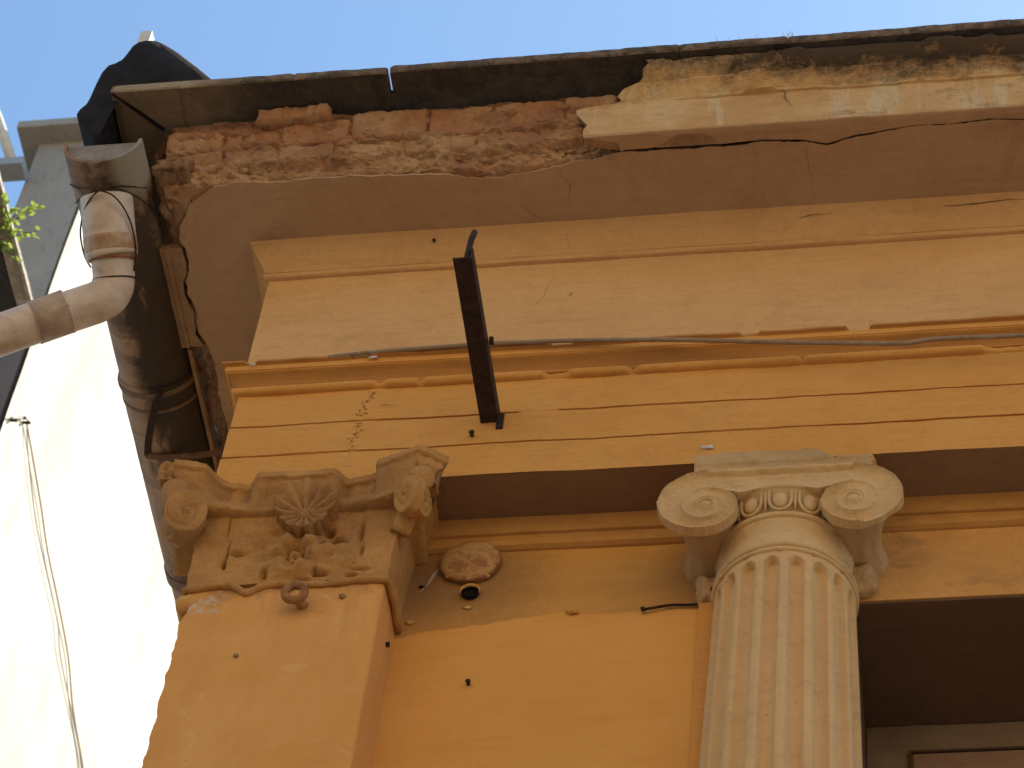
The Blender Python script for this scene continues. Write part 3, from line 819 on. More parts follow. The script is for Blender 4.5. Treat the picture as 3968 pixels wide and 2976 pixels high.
chip(.82, -.001, 9.66, .02, B, seed=6, sz=1.4, mat='ochre_dirty', sy=.1)
for (x, z, s_) in ((.447, 9.64, 9), (.44, 9.62, 8)): chip(x, -.004, z, .006, B, mat='void', seed=s_)

# ------------------------------------------------------------------ pilaster
def pilaster():
    V = []; Fc = []; zs = [0, 2, 4, 6, 7, 7.6] + [7.7 + i * .0125 for i in range(112)]
    for z in zs:
        j = .0
        if z > 7.6:
            j = .006 * n1(z, 14, 2) + .004 * n1(z, 40, 3)
            if 8.90 < z < 9.04: j += .012 * math.sin((z - 8.90) / .14 * math.pi)
            if z < 8.9: j += .010 * max(0, n1(z, 6, 5))
        ring = [(0 + j + .02, .24), (0 + j * .6 + .002, .20), (0 + j, .02), (.004 + j, .004)]
        for i in range(14): ring.append((.03 + (.575) * i / 13, 0 + .0025 * fbm((i * .05, 0, z), 4, 3)))
        ring += [(.612, .002), (.617, .008), (.62, .10), (.62, .215)]
        for x, y in ring: V.append((x, y, z))
    m = len(ring)
    for k in range(len(zs) - 1):
        for c in range(m - 1): a = k * m + c; Fc.append((a, a + 1, a + m + 1, a + m))
    return mk('pilaster', V, Fc, M['pil'], B)
pil = pilaster()
# missing corner block on the pilaster's left, with broken masonry behind
brick(-.022, .05, .0, .18, 8.965, 9.03, 101, .01, 0, mat='ochre_dirty', parent=pil, name='broken_corner')
brick(-.012, .03, .02, .16, 8.88, 8.965, 102, .01, 0, mat='ochre_dirty', parent=pil, name='broken_corner')

def heightfield(name, x0, x1, z0, z1, step, h, mask, back, mat, parent):
    nx = int((x1 - x0) / step); nz = int((z1 - z0) / step); V = []; id_ = {}; Fc = []
    def vert(i, k):
        if (i, k) not in id_:
            x = x0 + i * step; z = z0 + k * step; id_[(i, k)] = len(V); V.append((x, -h(x, z), z))
        return id_[(i, k)]
    cells = set()
    for i in range(nx):
        for k in range(nz):
            if mask(x0 + (i + .5) * step, z0 + (k + .5) * step): cells.add((i, k))
    for (i, k) in cells: Fc.append((vert(i, k), vert(i + 1, k), vert(i + 1, k + 1), vert(i, k + 1)))
    # walls round the outline
    bk = {}
    def bvert(i, k):
        if (i, k) not in bk:
            p = V[vert(i, k)]; bk[(i, k)] = len(V); V.append((p[0], back, p[2]))
        return bk[(i, k)]
    for (i, k) in cells:
        for (di, dk, a, b) in ((0, -1, (i, k), (i + 1, k)), (1, 0, (i + 1, k), (i + 1, k + 1)), (0, 1, (i + 1, k + 1), (i, k + 1)), (-1, 0, (i, k + 1), (i, k))):
            if (i + di, k + dk) not in cells: Fc.append((vert(*b), vert(*a), bvert(*a), bvert(*b)))
    o = mk(name, V, Fc, mat, parent)
    # smooth the stair-stepped outline a little
    bm = bmesh.new(); bm.from_mesh(o.data)
    ev = [v for v in bm.verts if any(e.calc_face_angle(0) > .9 for e in v.link_edges if len(e.link_faces) == 2)]
    for _ in range(3): bmesh.ops.smooth_vert(bm, verts=ev, factor=.5, use_axis_x=True, use_axis_z=True, use_axis_y=False)
    bm.to_mesh(o.data); bm.free()
    return smooth_all(o, 1.0)
def G(x, z, cx, cz, rx, rz=None):
    rz = rz or rx; return math.exp(-((x - cx) / rx) ** 2 - ((z - cz) / rz) ** 2)
# bell of the pilaster capital, carved and badly eroded
def bell_h(x, z):
    t = (z - 9.06) / .40
    h = .014 + .022 * max(0, t) ** 2.2
    fx, fz = .322, 9.181
    r = math.hypot(x - fx, (z - fz) * .8); a = math.atan2(z - fz, x - fx)
    if r < .11: h += .017 * math.exp(-((r - .055) / .028) ** 2) * (1 + .6 * math.cos(6 * a + .4)) + .012 * math.exp(-(r / .016) ** 2) - .010 * math.exp(-((r - .025) / .008) ** 2)
    for cx, cz, rx, rz, am in ((.289, 9.345, .026, .018, .020), (.334, 9.325, .028, .018, .022), (.372, 9.335, .02, .016, .012), (.13, 9.225, .035, .03, .012), (.11, 9.175, .02, .03, .010), (.404, 9.215, .03, .035, .016), (.455, 9.14, .04, .03, .014), (.40, 9.11, .03, .02, .012), (.24, 9.13, .035, .02, .012), (.21, 9.26, .03, .02, .012), (.47, 9.2, .025, .03, .012), (.25, 9.30, .04, .012, .012), (.17, 9.31, .03, .02, .008), (.31, 9.09, .05, .02, .010)):
        h += am * G(x, z, cx, cz, rx, rz)
    for cx, cz, rx, rz, am in ((.356, 9.295, .014, .012, .05), (.417, 9.29, .012, .016, .05), (.444, 9.25, .016, .013, .045), (.40, 9.235, .010, .02, .02), (.322, 9.175, .012, .012, .014), (.10, 9.155, .006, .014, .02), (.104, 9.20, .005, .05, .010), (.135, 9.20, .022, .007, .014), (.412, 9.085, .02, .008, .022), (.395, 9.10, .007, .02, .018), (.236, 9.095, .009, .03, .02), (.511, 9.075, .016, .007, .022), (.52, 9.28, .007, .05, .014), (.53, 9.20, .006, .03, .012), (.09, 9.33, .005, .06, .006), (.54, 9.105, .035, .008, .012), (.36, 9.06, .03, .008, .012), (.47, 9.24, .012, .008, .012)):
        h -= am * G(x, z, cx, cz, rx, rz)
    edge_ = min(1, max(0, (x - .085) / .02)) * min(1, max(0, (.53 - x) / .02)) * min(1, max(0, (z - 9.10) / .02))
    h += (.0012 + .0035 * edge_) * fbm((x, 0, z), 13, 4) + .0015 * fbm((x, 1, z), 45, 4) - .004 * edge_
    base = .014 + .022 * max(0, t) ** 2.2
    return base + (h - base) * 1.45
def bell_mask(x, z):
    t = (z - 9.06) / .40
    return (-.004 - .02 * t * t + .006 * n1(z, 20, 3)) < x < (.628 + .025 * t * t + .003 * n1(z, 20, 4))
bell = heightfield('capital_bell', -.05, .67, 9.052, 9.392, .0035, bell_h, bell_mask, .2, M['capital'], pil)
# fan shell at the centre of the capital
def shell_h(x, z):
    cx, cz = .338, 9.335
    dx, dz = x - cx, (z - cz); r = math.hypot(dx, dz); a = math.atan2(dx, dz)
    rr = r / .15
    return .046 + .022 * math.sin(min(1, rr) * math.pi * .5 + .3) + (.010 * min(1, rr * 1.6)) * math.cos(a * 13 + .5) * (1 if rr < 1 else 0) + .012 * G(x, z, cx, cz, .03, .02) + .005 * fbm((x, 2, z), 24, 4) + .03 * max(0, rr - .5)
def shell_mask(x, z):
    dx, dz = x - .338, z - 9.335; r = math.hypot(dx, dz); a = math.atan2(dx, dz)
    lim = .075 + .062 * max(0, math.cos(a)) ** .6 + .007 * math.cos(a * 13 + .5) + .006 * n1(a, 2, 3)
    return r < lim and z < 9.50
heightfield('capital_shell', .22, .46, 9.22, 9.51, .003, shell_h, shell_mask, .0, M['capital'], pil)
# astragal, a crooked roll that turns the corner
A = []
for i in range(60):
    t = i / 59; x = -.004 + .628 * t
    A.append((x, -.006 + .004 * n1(x, 9, 1), 9.050 + .010 * n1(x, 7, 2) + (-.026 * G(x, 0, .19, 0, .03) + .012 * G(x, 0, .12, 0, .05))))
A = [(-.006, .17, 9.045), (-.008, .06, 9.047)] + A + [(.630, .01, 9.052), (.634, .08, 9.048), (.630, .15, 9.046), (.628, .20, 9.046)]
tube('capital_astragal', A, [.012 + .004 * n1(i, .6, 7) for i in range(len(A))], M['capital'], pil, 10)
# abacus: concave-sided slab with truncated horns, crest broken away in two places
def abacus():
    ctl = [(-.165, .20), (-.150, .12), (-.150, .02), (-.162, -.04), (-.152, -.072), (-.100, -.135), (-.03, -.118), (.06, -.085), (.17, -.066), (.30, -.060), (.43, -.066), (.55, -.088), (.63, -.118), (.690, -.140), (.778, -.085), (.745, -.03), (.715, .05), (.708, .20)]
    P = []
    for i in range(len(ctl) - 1):
        a, b = Vector(ctl[i]), Vector(ctl[i + 1])
        m = max(2, int((b - a).length / .008))
        for j in range(m): P.append(a + (b - a) * j / m)
    P.append(Vector(ctl[-1]))
    # inset direction toward a shrunken core path
    prof = [(.030, 9.5595), (.002, 9.558), (.0, 9.530), (.004, 9.526), (.009, 9.522), (.010, 9.500), (.016, 9.490), (.026, 9.474), (.033, 9.450), (.036, 9.424), (.036, 9.412), (.026, 9.406), (.022, 9.395), (.026, 9.384), (.040, 9.378), (.12, 9.377)]
    core = Vector((.31, .16)); V = []; Fc = []; n = len(P)
    for k, (ins, z) in enumerate(prof):
        for i, p in enumerate(P):
            t = (P[min(i + 1, n - 1)] - P[max(i - 1, 0)]).normalized(); nn = Vector((t.y, -t.x))
            if nn.dot(p - core) < 0: nn = -nn
            # erosion of the upper crest
            e = 0; dz = 0
            if p.y < .0:
                for a, b, ra, rb, d in ((-.01, .165, .09, .035, .062), (.405, .545, .035, .012, .052), (-.2, -.11, .03, .02, .03)):
                    if a < p.x < b:
                        w_ = min(1, (p.x - a) / ra, (b - p.x) / rb); w_ = w_ * w_ * (3 - 2 * w_)
                        zz_ = min(1, max(0, (z - 9.425) / .07)); e = max(e, d * w_ * zz_ * (.92 + .16 * n1(p.x, 14, k * .03)))
            jx = .004 * fbm((p.x, p.y, z), 22, 4)
            horn = 0
            q = p - nn * (ins + e + jx)
            if q.y > .2: q.y = .2
            V.append((q.x, q.y, z + .002 * fbm((p.x, p.y, z + 3), 18, 3) if k else z))
    for k in range(len(prof) - 1):
        for c in range(n - 1): a = k * n + c; Fc.append((a, a + n, a + n + 1, a + 1))
    o = mk('capital_abacus', V, Fc, M['capital'], pil); fix(o); return smooth_all(o, .8)
abacus()
brick(-.155, -.085, -.12, -.06, 9.47, 9.555, 111, .014, 0, mat='capital', parent=pil, name='broken_horn', rr=.02, dens=.006)
# corner volutes: thick scrolls standing in the diagonal planes
def scroll(name, c, nrm, r, th, turns, mat, parent, sq=1.0, seed=0, flip=1, rl=.16):
    """disc with a raised spiral on its face; nrm = outward face direction"""
    nrm = Vector(nrm).normalized(); up = Vector((0, 0, 1)); up = (up - nrm * up.dot(nrm)).normalized(); sx = up.cross(nrm) * flip
    c = Vector(c); V = []; Fc = []; NR, NA = 22, 72
    for i in range(NR + 1):
        rr = r * i / NR
        for a in range(NA):
            an = 2 * math.pi * a / NA
            ph = (rr / r * turns - an / (2 * math.pi)) % 1.0
            h = rl * r * (math.sin(ph * math.pi) ** .8) * min(1, rr / r * 3) * (1 if rr / r < .97 else .5)
            if rr < r * .16: h = .2 * r * math.cos(rr / (r * .16) * 1.4)
            h += .05 * r * fbm((math.cos(an) * rr * 20 + seed, math.sin(an) * rr * 20, 0), 2.0, 4)
            jag = 1 + .03 * noise.noise(Vector((math.cos(an) * 2 + seed, math.sin(an) * 2, 0)))
            rad = rr * jag
            V.append(c + sx * (rad * math.cos(an)) + up * (rad * math.sin(an) * sq) + nrm * h)
    for i in range(NR):
        for a in range(NA):
            b = (a + 1) % NA; Fc.append((i * NA + a, i * NA + b, (i + 1) * NA + b, (i + 1) * NA + a))
    base = len(V)
    for a in range(NA):
        p = V[NR * NA + a] - nrm * th * .5; p2 = V[NR * NA + a] - nrm * th
        ct = c - nrm * th
        V.append(p + (p - c).normalized() * -.06 * r); V.append(p2)
    for a in range(NA):
        b = (a + 1) % NA
        Fc.append((NR * NA + a, NR * NA + b, base + 2 * b, base + 2 * a)); Fc.append((base + 2 * a, base + 2 * b, base + 2 * b + 1, base + 2 * a + 1))
    ci = len(V); V.append(c - nrm * th)
    for a in range(NA): b = (a + 1) % NA; Fc.append((base + 2 * a + 1, base + 2 * b + 1, ci))
    o = mk(name, V, Fc, mat, parent); fix(o); return smooth_all(o, 1.0)
s2 = math.sqrt(.5)
scroll('capital_volute', (-.030, -.105, 9.320), (.35, -1, -.25), .067, .05, 1.1, M['capital'], pil, 1.25, 1, -1, .10)
scroll('capital_volute', (-.078, -.070, 9.315), (-.7, -.8, -.2), .062, .05, 1.1, M['capital'], pil, 1.2, 2, 1, .10)
scroll('capital_volute', (.668, -.118, 9.338), (-.75, -.85, -.2), .055, .032, 1.5, M['capital'], pil, 1.45, 3, -1, .12)
scroll('capital_volute', (.722, -.090, 9.335), (.9, -.2, -.1), .050, .040, 1.3, M['capital'], pil, 1.3, 4, 1, .10)
# neck of each horn down to its scroll
for nm, pts, rr in (('horn_stem', [(-.085, -.085, 9.45), (-.075, -.085, 9.40), (-.05, -.075, 9.36), (-.02, -.03, 9.30)], [.05, .045, .04, .045]),
                    ('horn_stem', [(.70, -.085, 9.45), (.70, -.095, 9.40), (.685, -.075, 9.36), (.64, -.01, 9.27)], [.045, .036, .032, .035])):
    tube(nm, smooth_path(pts, 4), [rr[min(3, i // 4)] for i in range(13)], M['capital'], pil, 12)

# ------------------------------------------------------------------ ionic column (half engaged)
CX, CY = 1.818, .185
def col_R(z):
    if z > 8.2: return .214 + (9.06 - z) * .026
    return .236 + (8.2 - z) * .004
def shaft():
    NF, per = 18, 12; NA = NF * per
    zs = [0, 3, 6, 7.5, 8.0, 8.3, 8.6, 8.8, 8.9, 8.95] + [8.96 + i * .006 for i in range(19)] + [9.08]
    V = []; Fc = []
    for z in zs:
        R = col_R(z)
        for a in range(NA):
            th = 2 * math.pi * a / NA - math.pi / 2 + math.radians(4)
            u = (a / per) % 1.0; fl = 0
            uu = (u - .5) / .335           # flute occupies the middle 67%
            if abs(uu) < 1:
                dep = math.sqrt(max(0, 1 - uu * uu))
                top = 9.050 - .038 * (1 - dep)
                k = max(0, min(1, (top - z) / .012)); fl = .027 * dep * k
            r = R - fl + .0015 * fbm((math.cos(th), math.sin(th), z), 3, 3)
            V.append((CX + r * math.cos(th), CY + r * math.sin(th), z))
    for k in range(len(zs) - 1):
        for a in range(NA): b = (a + 1) % NA; Fc.append((k * NA + a, k * NA + b, (k + 1) * NA + b, (k + 1) * NA + a))
    return smooth_all(mk('ionic_column', V, Fc, M['stone'], B, label='fluted ionic column with cream scrolled capital'), .45)
shf = shaft()
def lathe(name, prof, mat, parent, n=96, wob=.001):
    V = []; Fc = []
    for (r, z) in prof:
        for a in range(n):
            th = 2 * math.pi * a / n; rr = r + wob * fbm((math.cos(th), math.sin(th), z * 4), 3, 3)
            V.append((CX + rr * math.cos(th), CY + rr * math.sin(th), z + wob * .8 * fbm((math.cos(th), math.sin(th), z + 8), 2, 2)))
    for k in range(len(prof) - 1):
        for a in range(n): b = (a + 1) % n; Fc.append((k * n + a, k * n + b, (k + 1) * n + b, (k + 1) * n + a))
    return smooth_all(mk(name, V, Fc, mat, parent), .7)
def beadv(r0, z0, r, n=6): return [(r0 + r * math.sin(math.pi * i / n), z0 - r * math.cos(math.pi * i / n)) for i in range(n + 1)]
lathe('column_necking', [(.212, 9.062)] + beadv(.214, 9.079, .0085) + [(.215, 9.089)] + beadv(.214, 9.100, .011) + [(.212, 9.113), (.209, 9.13), (.209, 9.17), (.213, 9.21), (.219, 9.225)] + beadv(.219, 9.238, .011) + [(.217, 9.25), (.214, 9.26), (.216, 9.30), (.228, 9.335), (.24, 9.345)] + beadv(.238, 9.355, .009) + [(.22, 9.37)], M['stone_cap'], shf)
# little bosses on the ring
for ang in (-90, -34, -146, -62, -118):
    a = math.radians(ang); bmq = bmesh.new(); bmesh.ops.create_uvsphere(bmq, u_segments=8, v_segments=6, radius=.006)
    V = [tuple(vv.co + Vector((CX + .222 * math.cos(a), CY + .222 * math.sin(a), 9.070))) for vv in bmq.verts]; Fc = [tuple(vv.index for vv in ff.verts) for ff in bmq.faces]; bmq.free()
    mk('ring_boss', V, Fc, M['stone_cap'], shf, True)
# eggs and darts
for i in range(-2, 3):
    a = math.radians(-90 + 23 * i); rad_ = .224; cx, cy = CX + rad_ * math.cos(a), CY + rad_ * math.sin(a)
    t = Vector((-math.sin(a), math.cos(a), 0)); o_ = Vector((math.cos(a), math.sin(a), 0))
    bmq = bmesh.new(); bmesh.ops.create_uvsphere(bmq, u_segments=14, v_segments=10, radius=1)
    V = [tuple(Vector((cx, cy, 9.300)) + t * vv.co.x * .024 + o_ * vv.co.y * .018 + Vector((0, 0, vv.co.z * .036))) for vv in bmq.verts]; Fc = [tuple(vv.index for vv in ff.verts) for ff in bmq.faces]; bmq.free()
    mk('egg', V, Fc, M['stone_cap'], shf, True)
    pts = [Vector((cx, cy, 9.342)) + t * .034 + o_ * .006] + [Vector((cx, cy, 9.302)) + t * (.034 * math.cos(b)) + o_ * .004 + Vector((0, 0, -.050 * math.sin(b))) for b in [math.pi * q / 10 for q in range(11)]] + [Vector((cx, cy, 9.342)) - t * .034 + o_ * .006]
    tube('egg_border', pts, .0055, M['stone_cap'], shf, 8)
    a2 = a + math.radians(11.5); c2 = Vector((CX + .226 * math.cos(a2), CY + .226 * math.sin(a2), 0))
    tube('dart', [c2 + Vector((0, 0, 9.345)), c2 + Vector((0, 0, 9.30)), c2 + Vector((0, 0, 9.255))], [.009, .007, .002], M['stone_cap'], shf, 6)
# volute face: band over two spirals
VL, VR_ = (1.592, 9.285), (2.040, 9.282)
ST = [.176, .166, .149, .128, .112, .103, .098, .092, .086, .080, .074, .068, .062, .056, .050, .045, .040, .036, .032, .029, .026]
def S(phi):        # phi in degrees from the top, going over the outer side and round
    q = phi / 45.0; i = int(q); 
    if i >= len(ST) - 1: return ST[-1]
    return ST[i] + (ST[i + 1] - ST[i]) * (q - i)
def top_line(x): return 9.462
def bot_line(x):
    u = (x - VL[0]) / (VR_[0] - VL[0]); return 9.371 - .022 * (1 - abs(2 * u - 1) ** 2) - .018 * math.exp(-((abs(2 * u - 1) - .55) / .2) ** 2)
def polar(x, z):
    c, s = (VL, 1) if x < (VL[0] + VR_[0]) / 2 else (VR_, -1)
    d = math.hypot(x - c[0], z - c[1]); phi = math.degrees(math.atan2((c[0] - x) * s, z - c[1])) % 360
    return c, s, d, phi
def in_band(x, z): return VL[0] < x < VR_[0] and z > bot_line(x)
def vol_h(x, z):
    c, s, d, phi = polar(x, z); h = .047
    if in_band(x, z):
        t = min(1, max(0, (z - bot_line(x)) / (top_line(x) - bot_line(x))))
        h += .008 * math.exp(-((t - .05) / .10) ** 2) + .006 * math.exp(-((t - .93) / .07) ** 2) - .016 * math.sin(math.pi * t) ** .8 - .004 * math.exp(-((t - .80) / .05) ** 2)
    else:
        if d < .021: h += .010 * math.cos(d / .021 * 1.4) + .002
        else:
            k = 0
            while k < 2 and S(phi + 360 * (k + 1)) > d: k += 1
            ro, ri = S(phi + 360 * k), S(phi + 360 * (k + 1))
            t = min(1, max(0, (d - ri) / max(.004, ro - ri)))
            wk = min(1, max(0, (phi + 360 * k - 290) / 110.)); wk = 1 - wk * wk * (3 - 2 * wk)
            dep = .005 + .013 * wk
            h -= dep * math.sin(math.pi * t) ** .8
            h += (.0025 + .0025 * wk) * math.exp(-(abs(d - ro) / .004) ** 2) + .0025 * math.exp(-(abs(d - ri) / .004) ** 2)
            h += .010 * max(0, 1 - d / .15)
    return h + .002 * fbm((x, 5, z), 26, 4) + .001 * fbm((x, 6, z), 80, 3)
def vol_mask(x, z):
    c, s, d, phi = polar(x, z)
    if in_band(x, z) and z < top_line(x): return True
    R = S(phi) if phi < 315 else S(phi)
    R += .0015 * n1(phi / 57., 6, s)
    if phi > 268: R = min(R, .098)
    if s == -1: R -= .016 * G(phi, 0, 118, 0, 14) + .010 * G(phi, 0, 150, 0, 18)
    return d < R and z < 9.462
heightfield('volute_face', 1.42, 2.21, 9.13, 9.47, .0028, vol_h, vol_mask, -.018, M['stone_cap'], shf)
# bolsters running back to the wall behind each scroll
for c in (VL, VR_):
    V = []; Fc = []; NA = 48; st_ = [(-.020, .090), (.03, .088), (.08, .075), (.12, .070), (.16, .078), (.205, .092)]
    for y, r in st_:
        for a in range(NA):
            th = 2 * math.pi * a / NA; rr = r * (1 + .035 * math.cos(th * 10)) if y > .02 else r
            V.append((c[0] + rr * math.cos(th), y, c[1] + .9 * rr * math.sin(th)))
    for k in range(len(st_) - 1):
        for a in range(NA): b = (a + 1) % NA; Fc.append((k * NA + a, k * NA + b, (k + 1) * NA + b, (k + 1) * NA + a))
    smooth_all(mk('volute_bolster', V, Fc, M['stone_dark'], shf))  # darker capital colour stands in for the shadowed sides
    # hanging leaf tip at the wall end
    brick(c[0] - .05, c[0] + .05, .15, .205, 9.10, 9.20, c[0] * 10, .012, 0, mat='stone_dark', parent=shf, name='bolster_leaf', rr=.03, dens=.01)
# abacus slab with its chipped right end
def ab_h(x, z): return .036 + .004 * (z > 9.50) + (.006 * fbm((x, 1, z), 14, 3))
def ab_mask(x, z):
    if not (1.545 < x < 2.10): return False
    if x > 1.93 and z > 9.56 - .055 * min(1, (x - 1.93) / .05) and x < 1.99: return False
    if x >= 1.99 and z > 9.515 + .010 * n1(x, 30, 2): return False
    return 9.463 < z < 9.559
heightfield('column_abacus', 1.53, 2.12, 9.43, 9.56, .004, ab_h, ab_mask, .2, M['stone_dark'], shf)
box('impost_block', 1.60, 2.04, .0, .2, 9.33, 9.47, M['stone_cap'], shf)
brick(1.97, 2.11, -.02, .06, 9.50, 9.556, 131, .012, 0, mat='ochre_dirty', parent=shf, name='abacus_patch', rr=.02)

# ------------------------------------------------------------------ things fixed on the facade
# vent cover and the pipe mouth below it
t = empty('vent_cover', (.825, .19, 9.38), 'round rusty flaking cover fixed on the yellow wall right of the pilaster', 'cover')
V = []; Fc = []; NA = 56
pr_ = [(.094, 0), (.096, -.012), (.092, -.020), (.080, -.024), (.060, -.031), (.03, -.038), (.006, -.040)]
for r, d in pr_:
    for a in range(NA):
        th = 2 * math.pi * a / NA; rr = r * (1 + .012 * n1(math.cos(th) * 2 + 3, 1.5, math.sin(th) * 2))
        V.append((.825 + rr * math.cos(th), .197 + d + .0015 * fbm((rr * math.cos(th), rr * math.sin(th), 0), 30, 3), 9.362 + rr * math.sin(th)))
for k in range(len(pr_) - 1):
    for a in range(NA): b = (a + 1) % NA; Fc.append((k * NA + a, k * NA + b, (k + 1) * NA + b, (k + 1) * NA + a))
Fc.append(tuple((len(pr_) - 1) * NA + a for a in range(NA)))
smooth_all(fix(mk('cover_disc', V, Fc, M['enamel'], t)), .9)
tube('cover_rim', [(.825 + .094 * math.cos(q), .185, 9.362 + .094 * math.sin(q)) for q in [2 * math.pi * i / 40 for i in range(41)]], .006, M['rust'], t, 8)
for dx in (-.06, .0, .05): chip(.825 + dx, .186, 9.274 + abs(dx) * .3, .012, t, mat='ochre_dirty', seed=dx * 50, sy=.8)
t = empty('pipe_mouth', (.825, .19, 9.235), 'short broken pipe mouth with a dark hole just under the round rusty cover', 'pipe')
ring = [(.838 + .030 * math.cos(q), .184, 9.213 + .029 * math.sin(q)) for q in [-.25 + (math.pi + .5) * i / 30 for i in range(31)]]
tube('pipe_rim', ring, [.001 + .005 * math.sin(math.pi * i / 30) for i in range(31)], M['ochre_dirty'], t, 8)
V = [(.838 + .028 * math.cos(2 * math.pi * i / 24), .182, 9.213 + .027 * math.sin(2 * math.pi * i / 24)) for i in range(24)] + [(.838 + .028 * math.cos(2 * math.pi * i / 24), .196, 9.213 + .027 * math.sin(2 * math.pi * i / 24)) for i in range(24)]
mk('pipe_bore', V, [tuple(range(24, 48))] + [(i, (i + 1) % 24, 24 + (i + 1) % 24, 24 + i) for i in range(24)], M['void'], t)
# white plaster smear beside the cover
crack([(.724, .199, 9.35), (.712, .199, 9.315), (.70, .199, 9.28), (.676, .199, 9.235)], .010, fr, B, name='grout_smear', seed=31, mat='grout')
chip(.835, .197, 9.150, .009, B, seed=33, sz=.8, sy=.1, mat='stone'); chip(.66, .197, 9.09, .010, B, seed=34, mat='ochre')
chip(1.165, .197, 9.105, .014, B, seed=35, mat='ochre', sy=.5); chip(.68, .197, 9.262, .008, B, seed=36, mat='void')

# eye bolt
t = empty('eye_bolt', (.363, -.03, 8.94), 'thick rusty ring eye fixed to the pilaster just below its capital', 'ring')
tube('ring', [(.360 + .030 * math.cos(q), -.050 - .004 * math.sin(q), 8.955 + .030 * math.sin(q)) for q in [2 * math.pi * i / 32 for i in range(33)]], .0135, M['eye'], t, 10)
tube('shank', [(.366, -.045, 8.930), (.372, -.025, 8.940), (.378, .01, 8.958)], [.013, .015, .018], M['capital'], t, 10)

# projecting angle iron with a rod stub at its tip
t = empty('angle_iron_bracket', (.868, 0, 9.85), 'long rusty angle iron jutting out of the architrave with a bent rod at its tip', 'iron bar')
L = [(-.030, .0), (.030, .0), (.030, .055), (.024, .055), (.024, .006), (-.030, .006)]
V = []; Fc = []; st_ = [.02, -.1, -.25, -.40, -.55, -.64]
for y in st_:
    for x, z in L: V.append((.868 + x + .001 * n1(y, 9, x), y, 9.838 + z + .001 * n1(y, 7, z)))
for k in range(len(st_) - 1):
    for c in range(6): d = (c + 1) % 6; Fc.append((k * 6 + c, k * 6 + d, (k + 1) * 6 + d, (k + 1) * 6 + c))
Fc.append((0, 1, 2, 3, 4, 5)); Fc.append(tuple(30 + q for q in (5, 4, 3, 2, 1, 0)))
fix(mk('angle_bar', V, Fc, M['dark_iron'], t))
tube('rod_stub', [(.876, -.62, 9.842), (.880, -.625, 9.90), (.884, -.632, 9.95), (.890, -.63, 10.0)], .0105, M['dark_iron'], t, 8)
tube('side_bolt', [(.905, -.30, 9.872), (.917, -.30, 9.872)], .014, M['dark_iron'], t, 10)
mk('wall_tongue', [(.892, -.004, 9.80), (.914, -.004, 9.80), (.914, -.004, 9.875), (.892, -.004, 9.875), (.892, -.012, 9.80), (.914, -.012, 9.80), (.914, -.012, 9.875), (.892, -.012, 9.875)],
   [(0, 1, 2, 3), (7, 6, 5, 4), (0, 4, 5, 1), (1, 5, 6, 2), (2, 6, 7, 3), (3, 7, 4, 0)], M['dark_iron'], t)

# cable
cp = [(.30, -.058, 10.185), (.44, -.066, 10.187), (.60, -.070, 10.187), (.86, -.074, 10.186), (1.15, -.078, 10.168), (1.45, -.082, 10.135), (1.80, -.086, 10.080), (2.02, -.086, 10.052), (2.20, -.084, 10.035), (2.32, -.083, 10.050), (2.60, -.080, 10.046), (3.2, -.08, 10.05), (XR, -.08, 10.05)]
tag(tube('cable', smooth_path(cp, 8), .0078, M['cable'], None, 8), 'thin grey-brown cable sagging across the moulding below the cream frieze', 'cable')
# nails and stubs
def nail(x, y, z, l, r, lab, group='nails and stubs in the facade', mat='dark_iron', d=(.1, -1, -.3)):
    d = Vector(d).normalized(); p = Vector((x, y + .003, z))
    V, Fc = tube_geo([p, p + d * l * .7, p + d * l], [r * .8, r * .7, r * 1.1], 8)
    o = mk('nail', V, Fc, M[mat], None, True); tag(o, lab, 'nail', group); return o
nail(.816, -.003, 9.775, .022, .009, 'thick rusty nail stub below the foot of the projecting angle iron')
nail(.584, -.052, 10.865, .018, .006, 'small dark nail in the bed moulding left of the rod stub')
nail(.872, .20, 8.79, .022, .008, 'frayed stub in the yellow wall below the pipe mouth')
nail(.205, 0, 8.73, .008, .008, 'small dark stub on the lower pilaster face', mat='capital')
nail(.621, .12, 8.90, .008, .010, 'dark broken bracket on the side of the pilaster', d=(1, 0, -.2))
nail(.494, .0, 8.985, .008, .010, 'short flat stub on the pilaster right of the ring eye', mat='capital')
# loose wire left of the column
wp = [(1.384, .190, 9.090), (1.41, .188, 9.093), (1.47, .190, 9.106), (1.53, .190, 9.103), (1.575, .188, 9.108), (1.592, .17, 9.125), (1.60, .14, 9.12)]
t = tag(tube('loose_wire', smooth_path(wp, 6), .0045, M['dark_iron'], None, 7), 'short dark wire sticking out left of the column neck against yellow wall', 'wire')
tube('wire_end', [(1.378, .188, 9.088), (1.39, .186, 9.091)], .008, M['dark_iron'], t, 8)

